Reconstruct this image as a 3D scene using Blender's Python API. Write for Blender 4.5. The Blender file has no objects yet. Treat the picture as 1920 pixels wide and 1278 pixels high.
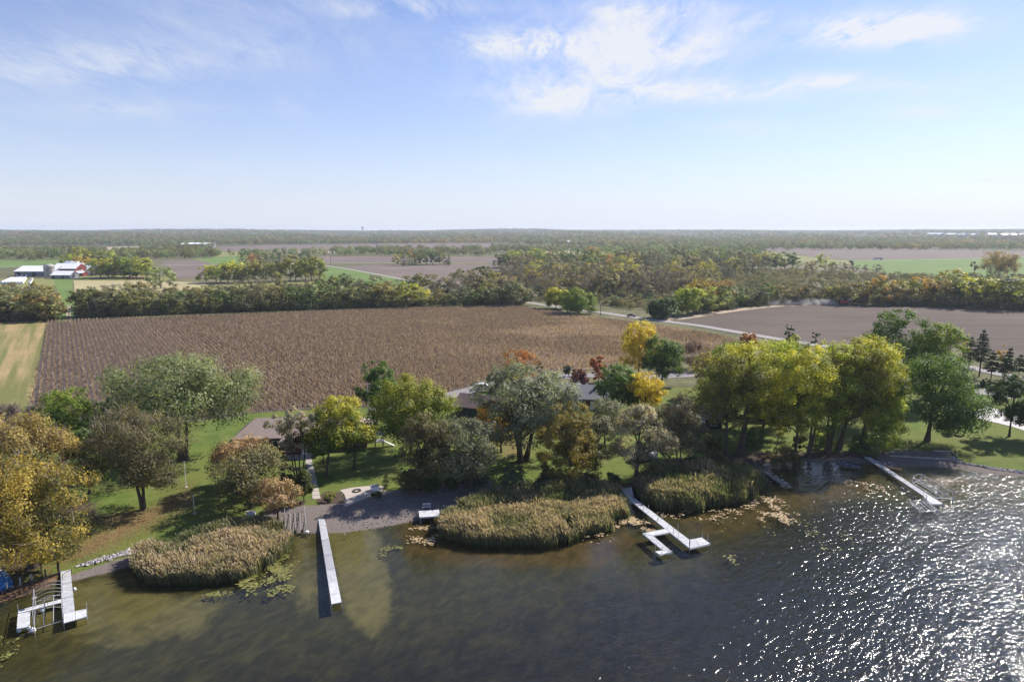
import bpy, bmesh, math, random
import numpy as np
from mathutils import Vector, noise as mnoise

random.seed(7)
RNG = np.random.default_rng(7)
R = math.radians
S = bpy.context.scene
COL = S.collection

# ------------------------------------------------------------------ camera, sky, sun, exposure
CAMH, PITCH, FPX = 45.0, 9.19, 1280.0
cam = bpy.data.cameras.new('camera'); camo = bpy.data.objects.new('camera', cam); COL.objects.link(camo)
cam.lens, cam.sensor_width, cam.clip_start, cam.clip_end = 24.0, 36.0, 0.5, 40000.0
camo.location = (0, 0, CAMH); camo.rotation_euler = (R(90 - PITCH), 0, 0)
S.camera = camo
S.view_settings.view_transform = 'Standard'; S.view_settings.look = 'None'
S.view_settings.exposure = 0.68; S.view_settings.gamma = 1.0; S.view_settings.use_curve_mapping = False
S.cycles.use_denoising = True
S.cycles.max_bounces = 8; S.cycles.transparent_max_bounces = 12
S.cycles.diffuse_bounces = 3; S.cycles.glossy_bounces = 3; S.cycles.transmission_bounces = 4
S.cycles.volume_bounces = 0
S.cycles.sample_clamp_indirect = 6.0
S.cycles.caustics_reflective = False; S.cycles.caustics_refractive = False

SUN_AZ, SUN_EL = 52.0, 39.0          # azimuth to the right of the view direction (+Y), elevation
SP, CP = math.sin(R(PITCH)), math.cos(R(PITCH))
SUN_DIR = Vector((math.sin(R(SUN_AZ)) * math.cos(R(SUN_EL)), math.cos(R(SUN_AZ)) * math.cos(R(SUN_EL)), math.sin(R(SUN_EL))))

def pix_dir(px, py):
    a, k = (px - 960) / FPX, (639 - py) / FPX
    return Vector((a, CP + k * SP, -SP + k * CP))

world = bpy.data.worlds.new('World'); S.world = world; world.use_nodes = True
wn, wl = world.node_tree.nodes, world.node_tree.links
wn.clear()
def W(t, **kw):
    n = wn.new(t)
    for k, v in kw.items(): setattr(n, k, v)
    return n
def wmath(op, a, b=None, clamp=False):
    n = W('ShaderNodeMath', operation=op, use_clamp=clamp)
    for i, v in enumerate((a, b)):
        if v is None: continue
        if isinstance(v, (int, float)): n.inputs[i].default_value = v
        else: wl.new(v, n.inputs[i])
    return n.outputs[0]
sky = W('ShaderNodeTexSky'); sky.sky_type = 'NISHITA'; sky.sun_disc = False
sky.sun_elevation = R(SUN_EL); sky.sun_rotation = R(SUN_AZ); sky.altitude = 200
sky.air_density = 1.0; sky.dust_density = 0.35; sky.ozone_density = 1.6
geo = W('ShaderNodeTexCoord')
sep = W('ShaderNodeSeparateXYZ'); wl.new(geo.outputs['Generated'], sep.inputs[0])
zz = wmath('ADD', wmath('MAXIMUM', sep.outputs[2], 0.0), 0.09)
qx, qy = wmath('DIVIDE', sep.outputs[0], zz), wmath('DIVIDE', sep.outputs[1], zz)
comb = W('ShaderNodeCombineXYZ'); wl.new(qx, comb.inputs[0]); wl.new(qy, comb.inputs[1])
def wnoise(scale, vec, detail=6, rough=0.6, dist=0.0, sx=1.0, sy=1.0, rot=0.0):
    m = W('ShaderNodeMapping'); m.inputs['Scale'].default_value = (sx, sy, 1); m.inputs['Rotation'].default_value = (0, 0, rot)
    wl.new(vec, m.inputs[0])
    n = W('ShaderNodeTexNoise'); n.inputs['Scale'].default_value = scale; n.inputs['Detail'].default_value = detail
    n.inputs['Roughness'].default_value = rough; n.inputs['Distortion'].default_value = dist
    wl.new(m.outputs[0], n.inputs['Vector']); return n.outputs[0]
# cirrus bodies: where each one hangs in the sky (direction), its spread, its strength
blobs = [(985, 84, 100, 32, 1.1), (1225, 88, 150, 54, 1.05), (1210, 18, 150, 26, .6), (1060, 180, 150, 50, .85),
         (1660, 56, 150, 40, 1.6), (1330, 172, 190, 26, .75), (1590, 155, 150, 22, .65), (110, 125, 330, 50, .42),
         (770, 14, 130, 22, .55), (1420, 240, 120, 18, .35), (200, 205, 140, 26, .35), (1415, 38, 32, 22, .45), (1730, 212, 120, 16, .3), (1895, 338, 70, 13, .6),
         (1500, 385, 420, 16, .3), (600, 60, 500, 110, .12)]
acc = None
def qof(px, py):
    d = pix_dir(px, py).normalized(); z = max(d.z, 0) + .09
    return d.x / z, d.y / z
for (px, py, rx, ry, st) in blobs:
    c = qof(px, py); ex = qof(px + rx, py); ey = qof(px, py + ry); ey2 = qof(px, py - ry)
    sx = abs(ex[0] - c[0]); sy = max(abs(ey[1] - c[1]), abs(ey2[1] - c[1])) * .8
    dx = wmath('DIVIDE', wmath('SUBTRACT', qx, c[0]), sx); dy = wmath('DIVIDE', wmath('SUBTRACT', qy, c[1]), sy)
    # shear so that a body keeps to its bearing
    r2 = wmath('ADD', wmath('MULTIPLY', dx, dx), wmath('MULTIPLY', dy, dy))
    g = wmath('MULTIPLY', wmath('EXPONENT', wmath('MULTIPLY', r2, -1.0)), st)
    acc = g if acc is None else wmath('ADD', acc, g)
n1 = wnoise(0.9, comb.outputs[0], 8, 0.62, 0.7, 1.35, .75, 0.45)
n2 = wnoise(3.0, comb.outputs[0], 7, 0.65, 1.2, 1.5, .6, 0.5)
n3 = wnoise(8.0, comb.outputs[0], 5, 0.7, 1.5, 1.5, .55, 0.6)
nn = wmath('ADD', wmath('ADD', wmath('MULTIPLY', n1, 0.46), wmath('MULTIPLY', n2, 0.60)), wmath('MULTIPLY', n3, .22))
base_cov = wmath('MULTIPLY', wmath('SUBTRACT', n1, 0.56, True), 0.9)
cl = wmath('MULTIPLY', acc, wmath('MULTIPLY', wmath('SUBTRACT', nn, 0.50, True), 5.2))
cl = wmath('ADD', cl, base_cov)
up = W('ShaderNodeMapRange'); up.interpolation_type = 'SMOOTHSTEP'
up.inputs[1].default_value = 0.0; up.inputs[2].default_value = 0.06; wl.new(sep.outputs[2], up.inputs[0])
cl = wmath('MULTIPLY', cl, up.outputs[0])
cl = wmath('MINIMUM', wmath('MULTIPLY', cl, 1.25), 0.92)
# low thin haze pales the sky towards the horizon all round
hz = W('ShaderNodeMix', data_type='RGBA')
wl.new(wmath('MULTIPLY', wmath('EXPONENT', wmath('MULTIPLY', wmath('MAXIMUM', sep.outputs[2], 0.0), -8.0)), .94), hz.inputs[0])
wl.new(sky.outputs[0], hz.inputs[6]); hz.inputs[7].default_value = (6.7, 6.95, 6.1, 1)
tw = W('ShaderNodeVectorMath', operation='MULTIPLY'); wl.new(hz.outputs[2], tw.inputs[0]); tw.inputs[1].default_value = (.885, .912, 1.18)
mix = W('ShaderNodeMix', data_type='RGBA'); wl.new(cl, mix.inputs[0]); wl.new(tw.outputs[0], mix.inputs[6])
mix.inputs[7].default_value = (6.6, 6.75, 7.1, 1)
bg = W('ShaderNodeBackground'); bg.inputs['Strength'].default_value = 0.082
wl.new(mix.outputs[2], bg.inputs['Color'])
wo = W('ShaderNodeOutputWorld'); wl.new(bg.outputs[0], wo.inputs['Surface'])

sun = bpy.data.lights.new('sun', 'SUN'); sun.energy = 5.0; sun.angle = R(0.5); sun.color = (1.0, 0.945, 0.87)
suno = bpy.data.objects.new('sun', sun); COL.objects.link(suno); suno.location = (0, 0, 300)
suno.rotation_euler = (-SUN_DIR).to_track_quat('-Z', 'Y').to_euler()

# ------------------------------------------------------------------ pixel -> place helpers
def srgb(r, g, b):
    f = lambda c: (c / 255 / 12.92) if c / 255 <= .04045 else ((c / 255 + .055) / 1.055) ** 2.4
    return (f(r), f(g), f(b))
def G(px, py, z=0.0):
    d = pix_dir(px, py); t = (z - CAMH) / d.z
    return Vector((d.x * t, d.y * t, z))
SHORE_PX = [(-900, 1420), (-300, 1215), (-80, 1155), (0, 1130), (60, 1110), (130, 1090), (200, 1073), (262, 1056), (330, 1026), (400, 1003), (480, 990),
            (545, 997), (600, 1000), (650, 997), (700, 990), (760, 980), (800, 972), (850, 955), (900, 940), (1000, 926), (1100, 922),
            (1180, 912), (1250, 902), (1330, 888), (1400, 874), (1440, 868), (1480, 864), (1540, 864), (1590, 866), (1640, 871),
            (1680, 873), (1750, 875), (1800, 879), (1850, 886), (1920, 893), (2050, 906), (2500, 930), (3400, 960)]
SHORE = np.array([[G(a, b).x, G(a, b).y] for a, b in SHORE_PX])
def shore_dist(X, Y):
    """signed distance to the shoreline, positive on land"""
    X = np.asarray(X, float); Y = np.asarray(Y, float)
    best = np.full(X.shape, 1e9)
    for i in range(len(SHORE) - 1):
        a, b = SHORE[i], SHORE[i + 1]; ab = b - a
        t = np.clip(((X - a[0]) * ab[0] + (Y - a[1]) * ab[1]) / (ab @ ab), 0, 1)
        best = np.minimum(best, np.hypot(X - a[0] - t * ab[0], Y - a[1] - t * ab[1]))
    ys = np.interp(X, SHORE[:, 0], SHORE[:, 1])
    return np.where(Y > ys, best, -best)
LANDZ = 0.9
def land_z(X, Y):
    d = shore_dist(X, Y)
    return np.where(d > 0, LANDZ * (1 - np.exp(-d / 6.0)) + .02, np.maximum(-0.035 * np.abs(d), -.72) - .02)
def sst(a, b, x):
    t = np.clip((x - a) / (b - a), 0, 1); return t * t * (3 - 2 * t)
def hill_z(X, Y):
    r = np.hypot(X, Y); az = np.degrees(np.arctan2(X, Y))
    w = 16 + 5 * np.sin(az * .21 + 1.0) + 4 * np.sin(az * .47 + r * .0011) + 3 * np.sin(az * 1.1 + r * .002)
    a = sst(2300, 4300, r) * w
    b = sst(4300, 6500, r) * (19 + 5 * np.sin(az * .33 + 2.2) - 5 * sst(12, 40, az))
    return LANDZ + a + b
def L(px, py):
    """the point of the lakeside land (or of the plain and hills) seen at a pixel"""
    z = LANDZ
    for _ in range(6):
        p = G(px, py, z); z = float(land_z(p.x, p.y)) if p.y < 190 else LANDZ
    return G(px, py, z)
def T(px, py):
    """far terrain by marching along the ray"""
    d = pix_dir(px, py); p = Vector((0, 0, CAMH)); t = 150.0
    while t < 9500:
        q = Vector((0, 0, CAMH)) + d * t
        if q.z <= float(hill_z(q.x, q.y)): return Vector((q.x, q.y, float(hill_z(q.x, q.y))))
        t *= 1.004
    return Vector((q.x, q.y, float(hill_z(q.x, q.y))))
def z_at(p, py):
    """height above zero of the point straight above p seen at row py"""
    k = (639 - py) / FPX
    return CAMH + p.y * (-SP + k * CP) / (CP + k * SP)
def depth(p):
    return p.y * CP + (CAMH - p.z) * SP
def poly_mask(X, Y, pts, soft):
    """1 inside the polygon, falling to 0 over `soft` metres around its edge"""
    pts = np.asarray(pts); ins = np.zeros(X.shape, bool); best = np.full(X.shape, 1e9)
    n = len(pts)
    for i in range(n):
        a, b = pts[i], pts[(i + 1) % n]; ab = b - a
        t = np.clip(((X - a[0]) * ab[0] + (Y - a[1]) * ab[1]) / max(ab @ ab, 1e-9), 0, 1)
        best = np.minimum(best, np.hypot(X - a[0] - t * ab[0], Y - a[1] - t * ab[1]))
        c = ((a[1] > Y) != (b[1] > Y)) & (X < (b[0] - a[0]) * (Y - a[1]) / (b[1] - a[1] + 1e-12) + a[0])
        ins ^= c
    sd = np.where(ins, best, -best)
    return sst(-soft, soft, sd)
def pxpoly(pts, z=0.0, fn=None):
    return np.array([[(fn or (lambda a, b: G(a, b, z)))(a, b).x, (fn or (lambda a, b: G(a, b, z)))(a, b).y] for a, b in pts])

# ------------------------------------------------------------------ materials
def mat(name, color=(.5, .5, .5), rough=.8, spec=.3, metal=0.0, noise=None, bump=None, coords='Object'):
    """plain procedural material: base colour, optional (scale, amount) colour noise, optional (scale, strength) bump"""
    m = bpy.data.materials.new(name); m.use_nodes = True; nt = m.node_tree; b = nt.nodes['Principled BSDF']
    b.inputs['Base Color'].default_value = (*color, 1); b.inputs['Roughness'].default_value = rough
    b.inputs['Specular IOR Level'].default_value = spec; b.inputs['Metallic'].default_value = metal
    tc = nt.nodes.new('ShaderNodeTexCoord')
    if noise:
        n = nt.nodes.new('ShaderNodeTexNoise'); n.inputs['Scale'].default_value = noise[0]; n.inputs['Detail'].default_value = 8
        n.inputs['Roughness'].default_value = .65
        nt.links.new(tc.outputs[coords], n.inputs['Vector'])
        r = nt.nodes.new('ShaderNodeMapRange'); r.inputs[1].default_value = .3; r.inputs[2].default_value = .7
        r.inputs[3].default_value = 1 - noise[1]; r.inputs[4].default_value = 1 + noise[1]
        nt.links.new(n.outputs[0], r.inputs[0])
        mx = nt.nodes.new('ShaderNodeVectorMath'); mx.operation = 'SCALE'; mx.inputs[0].default_value = color
        nt.links.new(r.outputs[0], mx.inputs['Scale']); nt.links.new(mx.outputs[0], b.inputs['Base Color'])
    if bump:
        n = nt.nodes.new('ShaderNodeTexNoise'); n.inputs['Scale'].default_value = bump[0]; n.inputs['Detail'].default_value = 5
        nt.links.new(tc.outputs[coords], n.inputs['Vector'])
        bp = nt.nodes.new('ShaderNodeBump'); bp.inputs['Strength'].default_value = bump[1]; bp.inputs['Distance'].default_value = .05
        nt.links.new(n.outputs[0], bp.inputs['Height']); nt.links.new(bp.outputs[0], b.inputs['Normal'])
    return m
class NT:
    """small node-tree writer"""
    def __init__(s, name):
        s.m = bpy.data.materials.new(name); s.m.use_nodes = True; s.t = s.m.node_tree; s.t.nodes.clear()
        s.out = s.t.nodes.new('ShaderNodeOutputMaterial'); s.tc = s.t.nodes.new('ShaderNodeTexCoord')
    def n(s, t, **kw):
        x = s.t.nodes.new(t)
        for k, v in kw.items(): setattr(x, k, v)
        return x
    def put(s, sock, v):
        if isinstance(v, bpy.types.NodeSocket): s.t.links.new(v, sock)
        elif v is not None:
            if sock.type == 'RGBA' and len(v) == 3: v = (*v, 1)
            sock.default_value = v
    def math(s, op, a, b=None, c=None, clamp=False):
        x = s.n('ShaderNodeMath', operation=op, use_clamp=clamp)
        for i, v in enumerate((a, b, c)):
            if v is not None: s.put(x.inputs[i], v)
        return x.outputs[0]
    def noise(s, scale, detail=4, rough=.55, vec=None, map=None, dist=0):
        x = s.n('ShaderNodeTexNoise'); x.inputs['Scale'].default_value = scale; x.inputs['Detail'].default_value = detail
        x.inputs['Roughness'].default_value = rough; x.inputs['Distortion'].default_value = dist
        v = vec or s.tc.outputs['Object']
        if map: v = s.map(v, *map)
        s.t.links.new(v, x.inputs['Vector']); return x.outputs[0]
    def map(s, v, scale, rot=(0, 0, 0)):
        y = s.n('ShaderNodeMapping'); y.inputs['Rotation'].default_value = rot; s.t.links.new(v, y.inputs[0])
        x = s.n('ShaderNodeMapping'); x.inputs['Scale'].default_value = scale
        s.t.links.new(y.outputs[0], x.inputs[0]); return x.outputs[0]
    def ramp(s, v, a, b, lo=0.0, hi=1.0):
        x = s.n('ShaderNodeMapRange', interpolation_type='SMOOTHSTEP')
        s.put(x.inputs[0], v); 
        for i, q in zip((1, 2, 3, 4), (a, b, lo, hi)): x.inputs[i].default_value = q
        return x.outputs[0]
    def mix(s, f, a, b, blend='MIX'):
        x = s.n('ShaderNodeMix', data_type='RGBA', blend_type=blend); s.put(x.inputs[0], f); s.put(x.inputs[6], a); s.put(x.inputs[7], b)
        return x.outputs[2]
    def attr(s, name, kind='GEOMETRY'):
        x = s.n('ShaderNodeAttribute', attribute_name=name, attribute_type=kind); return x
    def bump(s, h, strength=.3, dist=.1, normal=None):
        x = s.n('ShaderNodeBump'); x.inputs['Strength'].default_value = strength; x.inputs['Distance'].default_value = dist
        s.t.links.new(h, x.inputs['Height'])
        if normal: s.t.links.new(normal, x.inputs['Normal'])
        return x.outputs[0]
    def principled(s, color, rough=.85, spec=.2, normal=None):
        x = s.n('ShaderNodeBsdfPrincipled'); s.put(x.inputs['Base Color'], color); s.put(x.inputs['Roughness'], rough)
        x.inputs['Specular IOR Level'].default_value = spec
        if normal: s.t.links.new(normal, x.inputs['Normal'])
        s.t.links.new(x.outputs[0], s.out.inputs['Surface']); return s.m

def leaf_material(name, trans=.40, rough=.6, var=.7):
    w = NT(name)
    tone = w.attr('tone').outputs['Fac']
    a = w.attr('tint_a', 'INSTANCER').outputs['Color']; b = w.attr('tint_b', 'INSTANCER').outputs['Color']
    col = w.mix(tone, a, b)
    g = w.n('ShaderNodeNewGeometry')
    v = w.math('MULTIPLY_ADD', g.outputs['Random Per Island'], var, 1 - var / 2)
    vs = w.n('ShaderNodeVectorMath', operation='SCALE'); w.put(vs.inputs[0], col); w.put(vs.inputs['Scale'], v)
    d = w.n('ShaderNodeBsdfPrincipled'); w.put(d.inputs['Base Color'], vs.outputs[0]); d.inputs['Roughness'].default_value = rough
    d.inputs['Specular IOR Level'].default_value = .25
    tr = w.n('ShaderNodeBsdfTranslucent')
    ts = w.n('ShaderNodeVectorMath', operation='MULTIPLY'); w.put(ts.inputs[0], vs.outputs[0]); ts.inputs[1].default_value = (1.25, 1.2, .7)
    w.put(tr.inputs['Color'], ts.outputs[0])
    mx = w.n('ShaderNodeMixShader'); mx.inputs[0].default_value = trans
    w.t.links.new(d.outputs[0], mx.inputs[1]); w.t.links.new(tr.outputs[0], mx.inputs[2]); w.t.links.new(mx.outputs[0], w.out.inputs['Surface'])
    return w.m
M = {}
M['leaf'] = leaf_material('leaves')
M['twig'] = leaf_material('twigs', .05, .9)
M['bark'] = mat('bark', (.085, .068, .052), .95, .1, noise=(3, .35))
M['white_metal'] = mat('pale_aluminium', (.46, .46, .46), .4, .5, .4)
M['deck'] = mat('pale_deck', (.47, .47, .48), .6, .3, noise=(1.7, .24))
M['deck_new'] = mat('bright_deck', (.58, .58, .58), .6, .3, noise=(1.7, .18))
M['deck_grey'] = mat('weathered_deck', (.37, .37, .39), .7, .3, noise=(1.3, .12))
M['white'] = mat('white_paint', (.8, .8, .79), .5, .4, noise=(2, .05))
M['black'] = mat('black_rubber', (.02, .02, .022), .7, .3)
M['dark'] = mat('dark_timber', (.055, .045, .04), .9, .1, noise=(4, .3))
M['glass'] = mat('window_glass', (.03, .04, .05), .08, .6)
M['concrete'] = mat('concrete', (.42, .37, .33), .9, .2, noise=(1.5, .12))
M['roof_brown'] = mat('brown_shingle', (.31, .245, .225), .9, .15, noise=(3, .15))
M['roof_dark'] = mat('dark_brown_shingle', (.16, .115, .105), .9, .15, noise=(3, .15))
M['roof_grey'] = mat('grey_shingle', (.19, .195, .19), .9, .15, noise=(3, .12))
M['roof_metal'] = mat('white_roof_sheet', (.82, .82, .84), .5, .4, noise=(.3, .06))
M['brick'] = mat('brown_brick_wall', (.14, .065, .05), .9, .1, noise=(6, .2))
M['siding_green'] = mat('dark_green_siding', (.05, .06, .055), .8, .2)
M['barn_red'] = mat('barn_red_paint', (.17, .032, .03), .8, .2, noise=(1, .2))
M['barn_grey'] = mat('grey_siding', (.20, .21, .23), .8, .2, noise=(1, .2))
M['silo'] = mat('silo_concrete', (.38, .36, .34), .9, .2, noise=(.6, .18))
M['silo_tile'] = mat('silo_tile', (.42, .27, .20), .9, .2, noise=(.6, .18))
M['stone'] = mat('shore_stone', (.34, .31, .30), .9, .2, noise=(2, .45))
M['red_paint'] = mat('red_machine_paint', (.30, .02, .02), .4, .5)
M['car_white'] = mat('white_car_paint', (.72, .73, .74), .25, .5)
M['car_dark'] = mat('dark_red_car_paint', (.07, .02, .025), .25, .5)
M['tarp_blue'] = mat('blue_canvas', (.015, .10, .28), .7, .3, noise=(2, .15))
M['boat_blue'] = mat('faded_blue_hull', (.10, .16, .19), .5, .4)
M['boat_yellow'] = mat('yellow_hull', (.62, .38, .14), .4, .4)
M['boat_dark'] = mat('dark_hull', (.12, .14, .19), .45, .4)
M['iron'] = mat('rusty_iron', (.06, .045, .04), .8, .3, .3)
M['plastic_wrap'] = mat('white_wrap', (.78, .78, .80), .4, .4)

# ------------------------------------------------------------------ mesh builders
class MB:
    def __init__(s): s.v = []; s.f = []; s.mi = []; s.cur = 0
    def add(s, vs, fs):
        o = len(s.v); s.v += [tuple(x) for x in vs]
        for f in fs: s.f.append(tuple(i + o for i in f)); s.mi.append(s.cur)
        return s
    def box(s, c, d, yaw=0.0):
        cx, cy, cz = c; hx, hy, hz = d[0] / 2, d[1] / 2, d[2] / 2; ca, sa = math.cos(yaw), math.sin(yaw)
        vs = [(cx + x * ca - y * sa, cy + x * sa + y * ca, cz + z) for z in (-hz, hz) for x, y in ((-hx, -hy), (hx, -hy), (hx, hy), (-hx, hy))]
        return s.add(vs, [(3, 2, 1, 0), (4, 5, 6, 7), (0, 1, 5, 4), (1, 2, 6, 5), (2, 3, 7, 6), (3, 0, 4, 7)])
    def prism(s, pts, z0, z1):
        n = len(pts)
        a = sum(pts[i][0] * pts[(i + 1) % n][1] - pts[(i + 1) % n][0] * pts[i][1] for i in range(n))
        if a < 0: pts = list(pts)[::-1]
        vs = [(p[0], p[1], z0) for p in pts] + [(p[0], p[1], z1) for p in pts]
        return s.add(vs, [tuple(range(n))[::-1], tuple(range(n, 2 * n))] + [(i, (i + 1) % n, n + (i + 1) % n, n + i) for i in range(n)])
    def tube(s, pts, rad, n=6, caps=True):
        pts = [Vector(p) for p in pts]; k = len(pts)
        rads = rad if isinstance(rad, (list, tuple)) else [rad] * k
        vs = []
        for i, p in enumerate(pts):
            d = (pts[min(i + 1, k - 1)] - pts[max(i - 1, 0)])
            if d.length < 1e-6: d = Vector((0, 0, 1))
            d.normalize(); a = d.cross(Vector((0, 0, 1)) if abs(d.z) < .9 else Vector((1, 0, 0))).normalized(); b = d.cross(a)
            for j in range(n):
                t = 2 * math.pi * j / n; vs.append(p + (a * math.cos(t) + b * math.sin(t)) * rads[i])
        fs = [(i * n + j, i * n + (j + 1) % n, (i + 1) * n + (j + 1) % n, (i + 1) * n + j) for i in range(k - 1) for j in range(n)]
        if caps: fs += [tuple(range(n))[::-1], tuple((k - 1) * n + j for j in range(n))]
        return s.add(vs, fs)
    def lathe(s, c, prof, n=12):
        vs = [(c[0] + r * math.cos(2 * math.pi * j / n), c[1] + r * math.sin(2 * math.pi * j / n), c[2] + z) for r, z in prof for j in range(n)]
        k = len(prof)
        fs = [(i * n + j, i * n + (j + 1) % n, (i + 1) * n + (j + 1) % n, (i + 1) * n + j) for i in range(k - 1) for j in range(n)]
        fs += [tuple(range(n))[::-1], tuple((k - 1) * n + j for j in range(n))]
        return s.add(vs, fs)
    def build(s, name, m, parent=None, loc=None, smooth=False):
        me = bpy.data.meshes.new(name); me.from_pydata([tuple(v) for v in s.v], [], s.f); me.update()
        for x in (m if isinstance(m, (list, tuple)) else [m]): me.materials.append(x)
        if any(s.mi): me.polygons.foreach_set('material_index', s.mi)
        if smooth: me.polygons.foreach_set('use_smooth', [True] * len(me.polygons))
        o = bpy.data.objects.new(name, me); COL.objects.link(o)
        if parent is not None: o.parent = parent
        if loc is not None: o.location = loc
        return o
def tag(o, label=None, cat=None, group=None, kind=None):
    if label: o['label'] = label
    if cat: o['category'] = cat
    if group: o['group'] = group
    if kind: o['kind'] = kind
    return o
def thing(name, label, cat, loc=(0, 0, 0), rz=0.0, group=None):
    o = bpy.data.objects.new(name, None); COL.objects.link(o); o.location = loc; o.rotation_euler = (0, 0, rz)
    o.empty_display_size = .5
    return tag(o, label, cat, group)
def quads_mesh(name, co, tone=None, mats=()):
    """co: (n,4,3) array of quads -> one mesh"""
    n = co.shape[0]; me = bpy.data.meshes.new(name)
    me.vertices.add(4 * n); me.vertices.foreach_set('co', co.reshape(-1).astype(np.float32))
    me.loops.add(4 * n); me.loops.foreach_set('vertex_index', np.arange(4 * n, dtype=np.int32))
    me.polygons.add(n); me.polygons.foreach_set('loop_start', np.arange(0, 4 * n, 4, dtype=np.int32))
    me.update(calc_edges=True)
    if tone is not None:
        a = me.attributes.new('tone', 'FLOAT', 'POINT'); a.data.foreach_set('value', np.repeat(tone, 4).astype(np.float32) if tone.size == n else tone.reshape(-1).astype(np.float32))
    for m in mats: me.materials.append(m)
    return me
def link(name, me, parent=None, loc=None):
    o = bpy.data.objects.new(name, me); COL.objects.link(o)
    if parent is not None: o.parent = parent
    if loc is not None: o.location = loc
    return o
# ------------------------------------------------------------------ lakeside land and lake bed: one height field
def grid_mesh(name, X, Y, Z, m):
    ny, nx = X.shape; me = bpy.data.meshes.new(name)
    co = np.stack([X, Y, Z], -1).reshape(-1).astype(np.float32)
    i = np.arange(ny * nx).reshape(ny, nx)
    q = np.stack([i[:-1, :-1], i[:-1, 1:], i[1:, 1:], i[1:, :-1]], -1).reshape(-1).astype(np.int32); n = q.size // 4
    me.vertices.add(ny * nx); me.vertices.foreach_set('co', co)
    me.loops.add(4 * n); me.loops.foreach_set('vertex_index', q)
    me.polygons.add(n); me.polygons.foreach_set('loop_start', np.arange(0, 4 * n, 4, dtype=np.int32))
    me.polygons.foreach_set('use_smooth', np.ones(n, bool))
    me.update(calc_edges=True); me.materials.append(m)
    return link(name, me)
def color_attr(me, name, arrs):
    a = me.color_attributes.new(name, 'FLOAT_COLOR', 'POINT')
    d = np.stack([*arrs, np.ones_like(arrs[0])], -1).astype(np.float32)
    a.data.foreach_set('color', d.reshape(-1))

gx = np.arange(-172, 176.1, .8); gy = np.arange(28, 190.1, .8)
X, Y = np.meshgrid(gx, gy); D = shore_dist(X, Y); Z = land_z(X, Y)
LL = lambda pts: pxpoly(pts, 0, L)
gravel = np.maximum.reduce([
    poly_mask(X, Y, LL([(500, 990), (520, 968), (545, 950), (600, 946), (640, 944), (690, 924), (745, 918), (800, 918), (880, 904), (925, 902), (915, 925), (840, 962), (760, 990), (690, 1004), (600, 1008), (530, 1008)]), .8),
    poly_mask(X, Y, LL([(130, 1078), (262, 1036), (300, 1030), (300, 1062), (200, 1082), (135, 1098)]), .4),
    poly_mask(X, Y, LL([(1650, 846), (1668, 842), (1780, 848), (1795, 866), (1900, 884), (2100, 900), (2100, 912), (1900, 900), (1800, 890), (1680, 884), (1640, 876)]), .5),
    poly_mask(X, Y, LL([(460, 985), (475, 972), (545, 948), (560, 975), (500, 1000)]), .7),
    poly_mask(X, Y, LL([(1480, 880), (1490, 860), (1600, 856), (1640, 868), (1640, 880), (1560, 874)]), .6)])
litter = np.maximum.reduce([
    poly_mask(X, Y, LL([(-40, 1140), (-40, 1116), (0, 1104), (110, 1074), (112, 1092), (0, 1140)]), .6),
    .75 * poly_mask(X, Y, LL([(60, 1080), (100, 1040), (190, 990), (250, 960), (300, 940), (360, 905), (370, 940), (330, 960), (260, 1000), (180, 1040)]), 5),
    .8 * poly_mask(X, Y, LL([(150, 985), (200, 962), (290, 950), (240, 985)]), 4),
    .6 * poly_mask(X, Y, LL([(930, 870), (990, 850), (1010, 800), (960, 790), (930, 830)]), 4),
    .5 * poly_mask(X, Y, LL([(1200, 890), (1210, 870), (1300, 862), (1310, 890)]), 4),
    .5 * poly_mask(X, Y, LL([(1130, 855), (1120, 830), (1180, 815), (1190, 850)]), 4)])
mulch = np.maximum.reduce([
    poly_mask(X, Y, LL([(596, 940), (605, 922), (636, 922), (648, 934), (640, 946), (615, 950)]), .4),
    poly_mask(X, Y, LL([(470, 975), (550, 935), (575, 940), (560, 952), (500, 980)]), .6),
    .9 * poly_mask(X, Y, LL([(1340, 880), (1370, 852), (1440, 846), (1510, 848), (1600, 846), (1650, 858), (1640, 870), (1480, 876), (1400, 888)]), 1.2),
    .8 * poly_mask(X, Y, LL([(700, 930), (790, 905), (900, 895), (900, 908), (800, 922), (720, 930)]), 1.2),
    poly_mask(X, Y, LL([(0, 1110), (-40, 1000), (100, 950), (170, 930), (200, 965), (60, 1082)]), 4) * .7,
    sst(-.3, .4, D) * sst(2.2, .6, D) * .7])
# lake bed: pale sand near the beach and east of the long pier, weeds farther out
sand = np.maximum.reduce([
    poly_mask(X, Y, pxpoly([(612, 1000), (700, 992), (712, 1010), (722, 1060), (735, 1150), (700, 1200), (645, 1150), (625, 1070)], -.6), 2.0),
    .7 * poly_mask(X, Y, pxpoly([(545, 1005), (600, 1005), (615, 1120), (560, 1160), (530, 1100)], -.6), 3.0),
    .75 * poly_mask(X, Y, pxpoly([(140, 1095), (250, 1068), (270, 1105), (420, 1115), (400, 1180), (250, 1215), (120, 1200), (0, 1170)], -.6), 4.0)])
warm = np.maximum.reduce([
    poly_mask(X, Y, pxpoly([(745, 985), (835, 968), (850, 1010), (960, 1030), (1180, 990), (1200, 1010), (1130, 1060), (900, 1060), (760, 1040)], -.3), 3.5),
    .8 * poly_mask(X, Y, pxpoly([(1230, 960), (1420, 935), (1480, 900), (1640, 880), (1660, 910), (1560, 970), (1330, 1010)], -.3), 4.0),
    .7 * poly_mask(X, Y, pxpoly([(1650, 885), (1900, 900), (1900, 925), (1690, 905)], -.2), 2.5)])
depthm = np.clip(sst(-12, -44, D) * .8 + sst(-8, -30, D) * sst(15, 60, X), 0, 1)  # darkens the bed colour offshore, in place of light lost in deep water

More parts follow.
